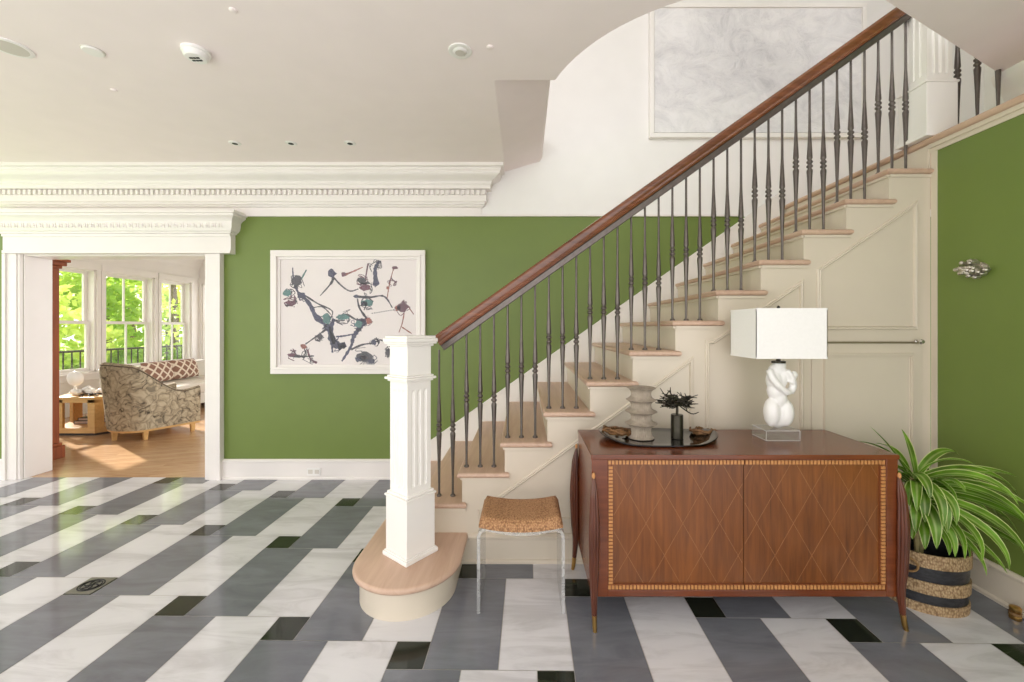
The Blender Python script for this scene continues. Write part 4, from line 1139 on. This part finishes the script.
mb = MB().sweep([(0, 2.6), (.012, 2.6), (.02, 2.66), (.09, 2.80), (.1, 2.9), (0, 2.9)], [(XW, YW+TW, 0), (XW, YE, 0)], [((1, 0, 0), (0, 0, 1))]*2)
o = mb.build('trim_7', 'trim'); struct(o, 'white crown moulding above the sunroom windows', 'trim')
def window(idx, a, b, x, axis='y', label=''):
    # local frame: along = a..b
    def bx(mb, p0, p1, d0, d1, z0, z1):
        if axis == 'y': mb.box(x+d0, x+d1, p0, p1, z0, z1)
        else: mb.box(p0, p1, x-d1, x-d0, z0, z1)
    mb = MB()
    for p0, p1 in ((a-.065, a), (b, b+.065)): bx(mb, p0, p1, 0, .025, ZS, ZH)
    bx(mb, a-.066, b+.066, 0, .03, ZH, ZH+.11); bx(mb, a-.067, b+.067, 0, .055, ZS-.03, ZS); bx(mb, a-.065, b+.065, 0, .02, ZS-.13, ZS-.03)
    for p0, p1 in ((a, a+.03), (b-.03, b)): bx(mb, p0, p1, -.14, 0, ZS, ZH)
    bx(mb, a, b, -.14, 0, ZH-.02, ZH); bx(mb, a, b, -.16, 0, ZS-.0, ZS+.02)
    o = mb.build('window_%d' % idx, 'trim', bevel=.003); struct(o, label, 'window')
    zm = 1.46; mid = (a+b)/2
    for z0, z1, d in ((ZS+.02, zm+.02, -.07), (zm-.02, ZH-.02, -.11)):
        s = MB()
        bx(s, a+.03, a+.08, d-.035, d, z0, z1); bx(s, b-.08, b-.03, d-.035, d, z0, z1); bx(s, a+.08, b-.08, d-.035, d, z0, z0+.045); bx(s, a+.08, b-.08, d-.035, d, z1-.045, z1)
        bx(s, mid-.012, mid+.012, d-.03, d-.005, z0, z1)
        so = s.build('sash', 'trim', o)
        g = MB(); bx(g, a+.075, b-.075, d-.02, d-.016, z0+.04, z1-.04); g.build('glass', 'glass', so)
for i, (a, b) in enumerate(wins): window(i+1, a, b, XW, 'y', ['white double-hung window beside the wardrobe', 'white double-hung window behind the armchair', 'white double-hung window above the patterned pillows'][i])
window(4, -6.94, -6.2, YE, 'x', 'bright window on the sunroom far wall near the corner')

# wardrobe behind the jamb
t = thing('wardrobe', 'tall cherry wood cabinet edge just inside the opening', 'cabinet', (-5.25, 4.21, 0))
MB().box(-.34, .34, -.18, .18, .16, 2.0).build('carcass', 'redwood', t, bevel=.004)
MB().box(-.37, .37, -.19, .21, 0, .13).box(-.355, .355, -.185, .195, .13, .16).build('plinth', 'redwood', t, bevel=.006)
MB().box(-.35, .355, -.19, .195, 2.0, 2.03).box(-.37, .38, -.19, .22, 2.03, 2.07).box(-.39, .40, -.19, .24, 2.07, 2.10).build('cornice', 'redwood', t, bevel=.006)
for s in (-1, 1): 
    dd = MB().box(s*.165-.155, s*.165+.155, .18, .198, .2, 1.96).build('door', 'redwood', t, bevel=.004)
    MB().sphere((s*.03, .21, 1.05), .014, None, 10, 8).build('knob', 'brass', dd, smooth='all')

# armchair
def armchair():
    th = math.atan2(.89, .46)-PI/2
    t = thing('armchair', 'tub armchair in snakeskin-print fabric seen from behind in the sunny room', 'armchair', (-4.875, 5.34, 0), th)
    # plan curve: from right arm front, round the back, to left arm front
    N = 40; sh = MB(); vs = []; fs = []
    def plan(u, off):   # u in [-1,1]; -1 left arm front, 0 back centre, 1 right arm front
        a = abs(u); s = 1 if u >= 0 else -1
        if a > .5: x = .365-off; y = -.10+(a-.5)/.5*.55
        else:
            ph = a/.5*PI/2; x = (.365-off)*math.sin(ph); y = -.10-(.24-off)*math.cos(ph)
        return s*x, y
    def top(u):
        a = abs(u); 
        if a < .30: return .955-.12*(a/.30)**2*.2
        if a < .84: q = (a-.30)/.54; q = q*q*(3-2*q); return .931-.364*q
        return .567+.035*((a-.84)/.16)**1.5
    zb = .13
    L = [(0, 0), (0, .33), (0, .66), (.0, .86), (.008, .93), (.026, .98), (.055, 1.0), (.088, .98), (.106, .93), (.11, .5), (.11, .3)]
    for i in range(N+1):
        u = -1+2*i/N; zt = top(u); back = max(0, 1-abs(u)/.5)
        for off, f in L:
            x, y = plan(u, off); z = zb+(zt-zb)*f
            rake = .09*f*back**.8
            vs.append((x*(1+.04*f), y-rake, z))
    n = len(L)
    for i in range(N):
        for k in range(n-1): fs.append((i*n+k, (i+1)*n+k, (i+1)*n+k+1, i*n+k+1))
        fs.append((i*n+n-1, (i+1)*n+n-1, (i+1)*n, i*n))
    fs.append(tuple(range(n))); fs.append(tuple(N*n+k for k in range(n-1, -1, -1)))
    sh.add(vs, fs); sh.build('shell', 'snake', t, smooth=True, angle=60)
    sh2 = MB(); sh2.sphere((0, .10, .34), (.31, .40, .11), None, 24, 12); sh2.build('seat_cushion', 'snake', t, smooth='all')
    pts = [plan(-1+2*i/N, .008) for i in range(N+1)]; pts += [(p[0]*.8, p[1]) for p in (pts[-1], pts[0])]
    MB().prism([(x*1.0, y) for x, y in pts[:N+1]], .105, .135, 'z').build('base_rail', 'oak', t)
    for x, y in ((.32, .38), (-.32, .38), (.31, -.11), (-.31, -.11), (.02, -.30)):
        MB().add([(x-.026, y-.026, .115), (x+.026, y-.026, .115), (x+.026, y+.026, .115), (x-.026, y+.026, .115), (x-.018, y-.018, 0), (x+.018, y-.018, 0), (x+.018, y+.018, 0), (x-.018, y+.018, 0)],
                 [(0, 1, 2, 3), (7, 6, 5, 4), (0, 4, 5, 1), (1, 5, 6, 2), (2, 6, 7, 3), (3, 7, 4, 0)]).build('leg', 'oak', t)
    tp = [Vector((x*1.04, y-.088*max(0, 1-abs(-1+2*i/N)/.5)**.8, .13+(top(-1+2*i/N)-.13)*.965)) for i, (x, y) in enumerate(plan(-1+2*i/N, .016) for i in range(N+1))]
    MB().tube(tp, .006, 6).build('piping', plain('brown piping', srgb(104, 90, 74), .8), t, smooth=True)
armchair()
# hexagonal side table
def hex_table():
    t = thing('side_table', 'blonde oak hexagonal side table behind the armchair', 'table', (-5.71, 5.713, 0))
    R = .5; pts = lambda r: [(r*math.cos(PI/3*k), r*math.sin(PI/3*k)) for k in range(6)]
    MB().prism(pts(R), .455, .49, 'z').build('table_top', 'oak', t, bevel=.004)
    MB().prism(pts(R), .03, .10, 'z').build('lower_shelf', 'oak', t, bevel=.004)
    MB().prism(pts(R*.95), 0, .03, 'z').build('plinth', 'books', t)
    mb = MB()
    q = pts(R); 
    for i in range(6):
        a, b = Vector((*q[i], 0)), Vector((*q[(i+1) % 6], 0)); d_ = (b-a).normalized(); nn = Vector((-d_.y, d_.x, 0))
        for p in (a+d_*.0, b-d_*.09):
            vs = [p, p+d_*.09, p+d_*.09+nn*.03, p+nn*.03]; vs = [(v.x, v.y, .10) for v in vs]+[(v.x, v.y, .455) for v in vs]
            mb.add(vs, [(0, 3, 2, 1), (4, 5, 6, 7), (0, 1, 5, 4), (1, 2, 6, 5), (2, 3, 7, 6), (3, 0, 4, 7)])
        vs = [a, b, b+nn*.02, a+nn*.02]; vs = [(v.x, v.y, .42) for v in vs]+[(v.x, v.y, .456) for v in vs]
        mb.add(vs, [(0, 3, 2, 1), (4, 5, 6, 7), (0, 1, 5, 4), (1, 2, 6, 5), (2, 3, 7, 6), (3, 0, 4, 7)])
    mb.build('corner_posts', 'oak', t)
hex_table()
o = MB().lathe([(.0, -.05), (.06, -.045), (.095, -.02), (.1, 0), (.095, .02), (.06, .045), (.0, .05)], 28, None, Matrix.Translation((0, 0, .20)) @ Matrix.Rotation(PI/2, 4, 'X') @ Matrix.Scale(1, 4), caps=False).lathe([(.06, 0), (.06, .02), (.02, .03), (.015, .11)], 18).build('disc_sculpture', 'ceramic', smooth=True, angle=50)
o.location = (-6.05, 5.60, .49); tag(o, 'pale round disc sculpture on the hexagonal side table', 'ornament')
mb = MB(); rnd = random.Random(3)
for k in range(26):
    a = rnd.uniform(0, 2*PI); r = rnd.uniform(0, .13); mb.sphere((r*1.3*math.cos(a), r*.8*math.sin(a), .03+rnd.uniform(0, .055)*(1-r/.15)), rnd.uniform(.022, .04), None, 9, 7)
o = mb.build('coral_piece', 'ceramic', smooth='all'); o.location = (-5.80, 5.52, .4905); tag(o, 'lumpy white coral piece on the hexagonal side table', 'ornament')
mb = MB()
for k in range(9):
    a = k*.7; mb.tube(spline([(0, 0, .012), (.07*math.cos(a), .05*math.sin(a), .03), (.14*math.cos(a+.2), .09*math.sin(a+.2), .008)], 5), .006, 6)
o = mb.build('branch_piece', 'books', smooth=True); o.location = (-5.62, 5.40, .489); tag(o, 'small black twiggy piece at the edge of the hexagonal side table', 'ornament')
for k, (x, y, z, a, w, d_, h_) in enumerate(((-5.82, 5.62, .10, .2, .3, .22, .04), (-5.80, 5.62, .14, .05, .26, .2, .035), (-5.5, 5.72, .10, -.3, .24, .18, .045))):
    t = thing('book', ['large dark book lying on the side table lower shelf', 'smaller dark book on top of the large one, side table lower shelf', 'thick dark book alone on the side table lower shelf'][k], 'book', (x, y, z), a, 'books on the lower shelf')
    MB().box(-w/2, w/2, -d_/2, d_/2, 0, .004).box(-w/2, w/2, -d_/2, d_/2, h_-.004, h_).box(-w/2, -w/2+.004, -d_/2, d_/2, 0, h_).build('cover', 'books', t)
    MB().box(-w/2+.004, w/2-.006, -d_/2+.006, d_/2-.006, .004, h_-.004).build('pages', 'paper', t)
# sofa
def sofa():
    t = thing('sofa', 'long ivory sofa under the sunroom windows', 'sofa', (-5.88, 7.42, 0))
    MB().box(-.42, .46, -1.12, 1.12, .10, .28).build('base', 'sofa', t, bevel=.02)
    MB().box(-.56, -.36, -1.14, 1.14, .10, .735).build('backrest', 'sofa', t, bevel=.035, seg=3)
    for k in range(2):
        y0 = -1.10+k*1.11; MB().box(-.36, .48, y0, y0+1.09, .28, .455).build('seat_cushion', 'sofa', t, bevel=.035, seg=3)
    for x in (-.5, .4):
        for y in (-1.05, 1.05): MB().lathe([(.02, 0), (.028, .10)], 12, None, Matrix.Translation((x, y, 0))).build('leg', 'books', t)
    MB().box(-.565, -.355, -1.142, 1.142, .737, .743).build('piping', 'lampgrey', t, bevel=.003)
sofa()
for k, (y, l) in enumerate(((6.92, 'brown lattice pillow on the ivory sofa nearest the armchair'), (7.46, 'brown lattice pillow further along the ivory sofa'))):
    mb = MB(); nx = 12; vs = []; fs = []; w, h_ = .27, .17
    for s in (1, -1):
        for j in range(nx+1):
            for i in range(nx+1):
                u, v = -1+2*i/nx, -1+2*j/nx
                th_ = .085*(max(0, (1-u**4)*(1-v**4)))**.5*s
                pin = 1-.06*(u*u)*(1-abs(v))-.0; vs.append((th_, u*w*(1-.05*(1-u*u)*0), v*h_*pin))
    n1 = (nx+1)**2
    for s in (0, 1):
        for j in range(nx):
            for i in range(nx): a = s*n1+j*(nx+1)+i; fs.append((a, a+1, a+nx+2, a+nx+1))
    o = mb.add(vs, fs).build('pillow', 'lattice', smooth='all'); o.location = (-6.10, y, .64); o.rotation_euler = (0, -.28, 0); tag(o, l, 'pillow', 'lattice pillows on the sofa')

# ================================================================== GARDEN
o = MB().box(-60, XW-.17, -8, 50, -.5, -.3).build('ground', 'grass'); struct(o, 'sunlit lawn outside the windows', 'ground')
t = thing('deck_railing', 'dark slim railing outside the sunroom windows', 'railing', (-8.6, 6.0, -.3))
MB().tube([(0, .2, 1.22), (0, 6.4, 1.22)], .022, 8).build('top_rail', 'bronze', t); MB().tube([(0, .2, .35), (0, 6.4, .35)], .018, 8).build('bottom_rail', 'bronze', t)
src = None
for k in range(42):
    if src is None: src = MB().lathe([(.012, 0), (.012, 1.22)], 8).build('baluster', 'bronze', t); b = src
    else: b = src.copy(); COL.objects.link(b)
    b.location = (0, .25+k*.15, 0)
def make_tree(mat, seed, hgt, rad):
    rnd = random.Random(seed); fo = MB(); blobs = [(Vector((rnd.gauss(0, rad*.45), rnd.gauss(0, rad*.45), hgt*.55+rnd.uniform(-.35, .4)*hgt)), rad*rnd.uniform(.35, .6)) for _ in range(12)]
    vs = []; fs = []
    for c, r in blobs:
        for k in range(150):
            d_ = Vector((rnd.gauss(0, 1), rnd.gauss(0, 1), rnd.gauss(0, 1))).normalized()*r*rnd.uniform(.75, 1.05)
            p = c+d_; a = Vector((rnd.gauss(0, 1), rnd.gauss(0, 1), rnd.gauss(0, 1))).normalized(); b = a.orthogonal().normalized(); s = rnd.uniform(.09, .17)
            i = len(vs); vs += [p-a*s, p+b*s*.5, p+a*s, p-b*s*.5]; fs.append((i, i+1, i+2, i+3))
    fo.add(vs, fs)
    return fo, mat
TL = [('leaf_a', 1, 5.0, 1.7), ('leaf_b', 2, 4.2, 1.6), ('leaf_a', 3, 6.0, 2.0)]
protos = []
tp = [(-12.6, 10.4, 0, 'bright green tree seen through the window beside the wardrobe'), (-13.6, 13.4, 1, 'deeper green tree seen through the middle window'), (-12.4, 14.6, 2, 'tall bright tree behind the middle and end windows'),
      (-14.6, 17.0, 1, 'deeper green tree seen through the window over the pillows'), (-16.5, 12.4, 2, 'tall bright tree far back behind the first window'), (-17.5, 18.5, 0, 'bright green tree far back at the end of the garden')]
for x, y, k, l in tp:
    mt, sd, hg, rd = TL[k]
    found = [p for p in protos if p[0] == k]
    if not found:
        t = thing('garden_tree', l, 'tree', (x, y, -.3), group='garden trees')
        fo, m_ = make_tree(mt, sd, hg, rd); fo.build('foliage', m_, t)
        MB().tube(spline([(0, 0, 0), (.1, .05, hg*.3), (-.05, .1, hg*.6)], 5), [.16-.009*i for i in range(11)], 10).build('trunk', 'bark', t, smooth=True)
        protos.append((k, t))
    else:
        t = copy_tree(found[0][1]); t.location = (x, y, -.3); t.rotation_euler.z = 1.3; t['label'] = l
# low hedge shrubs
for k, (x, y) in enumerate(((-10.6, 9.2), (-10.8, 11.3), (-10.7, 13.4))):
    L_ = ['low rounded shrub behind the railing, first window', 'low rounded shrub behind the railing, middle window', 'low rounded shrub behind the railing, end window']
    if k == 0:
        sb = thing('shrub', L_[0], 'shrub', (x, y, -.3), group='shrubs behind the railing')
        rnd = random.Random(8); fo = MB(); vs = []; fs = []
        for q in range(1800):
            d_ = Vector((rnd.gauss(0, 1), rnd.gauss(0, 1), abs(rnd.gauss(0, 1)))).normalized(); p = Vector((d_.x*.9, d_.y*.9, d_.z*1.1))*rnd.uniform(.8, 1.02)
            a = Vector((rnd.gauss(0, 1), rnd.gauss(0, 1), rnd.gauss(0, 1))).normalized(); b = a.orthogonal().normalized(); s = rnd.uniform(.06, .11)
            i = len(vs); vs += [p-a*s, p+b*s*.5, p+a*s, p-b*s*.5]; fs.append((i, i+1, i+2, i+3))
        fo.add(vs, fs); fo.build('foliage', 'leaf_b', sb)
    else:
        s2 = copy_tree(sb); s2.location = (x, y, -.3); s2.rotation_euler.z = k; s2['label'] = L_[k]

# ================================================================== LIGHT, CAMERA
w = bpy.data.worlds.new('daylight'); SC.world = w; w.use_nodes = True
bg = w.node_tree.nodes['Background']; bg.inputs[0].default_value = (1.0, .978, .985, 1); bg.inputs[1].default_value = 1.0
sun = bpy.data.lights.new('sun', 'SUN'); sun.energy = 4.8; sun.angle = .02; sun.color = (1, .94, .84)
so = bpy.data.objects.new('sun', sun); COL.objects.link(so)
dv = Vector((.72, -.42, -.50)); so.rotation_euler = dv.to_track_quat('-Z', 'Y').to_euler()
cam = bpy.data.cameras.new('camera'); co = bpy.data.objects.new('camera', cam); COL.objects.link(co)
co.location = (0, 0, H); co.rotation_euler = (PI/2, 0, 0)
cam.sensor_width = 36; cam.lens = F/1024*36; cam.shift_x = -(U0-512)/1024; cam.shift_y = (V0-341)/1024; cam.clip_start = .05
SC.camera = co
vs_ = SC.view_settings; vs_.view_transform = 'Standard'; vs_.look = 'None'; vs_.gamma = 1; vs_.exposure = 1.2; vs_.use_curve_mapping = False
cy = SC.cycles; cy.use_denoising = True; cy.max_bounces = 10; cy.diffuse_bounces = 5; cy.transmission_bounces = 10; cy.transparent_max_bounces = 12
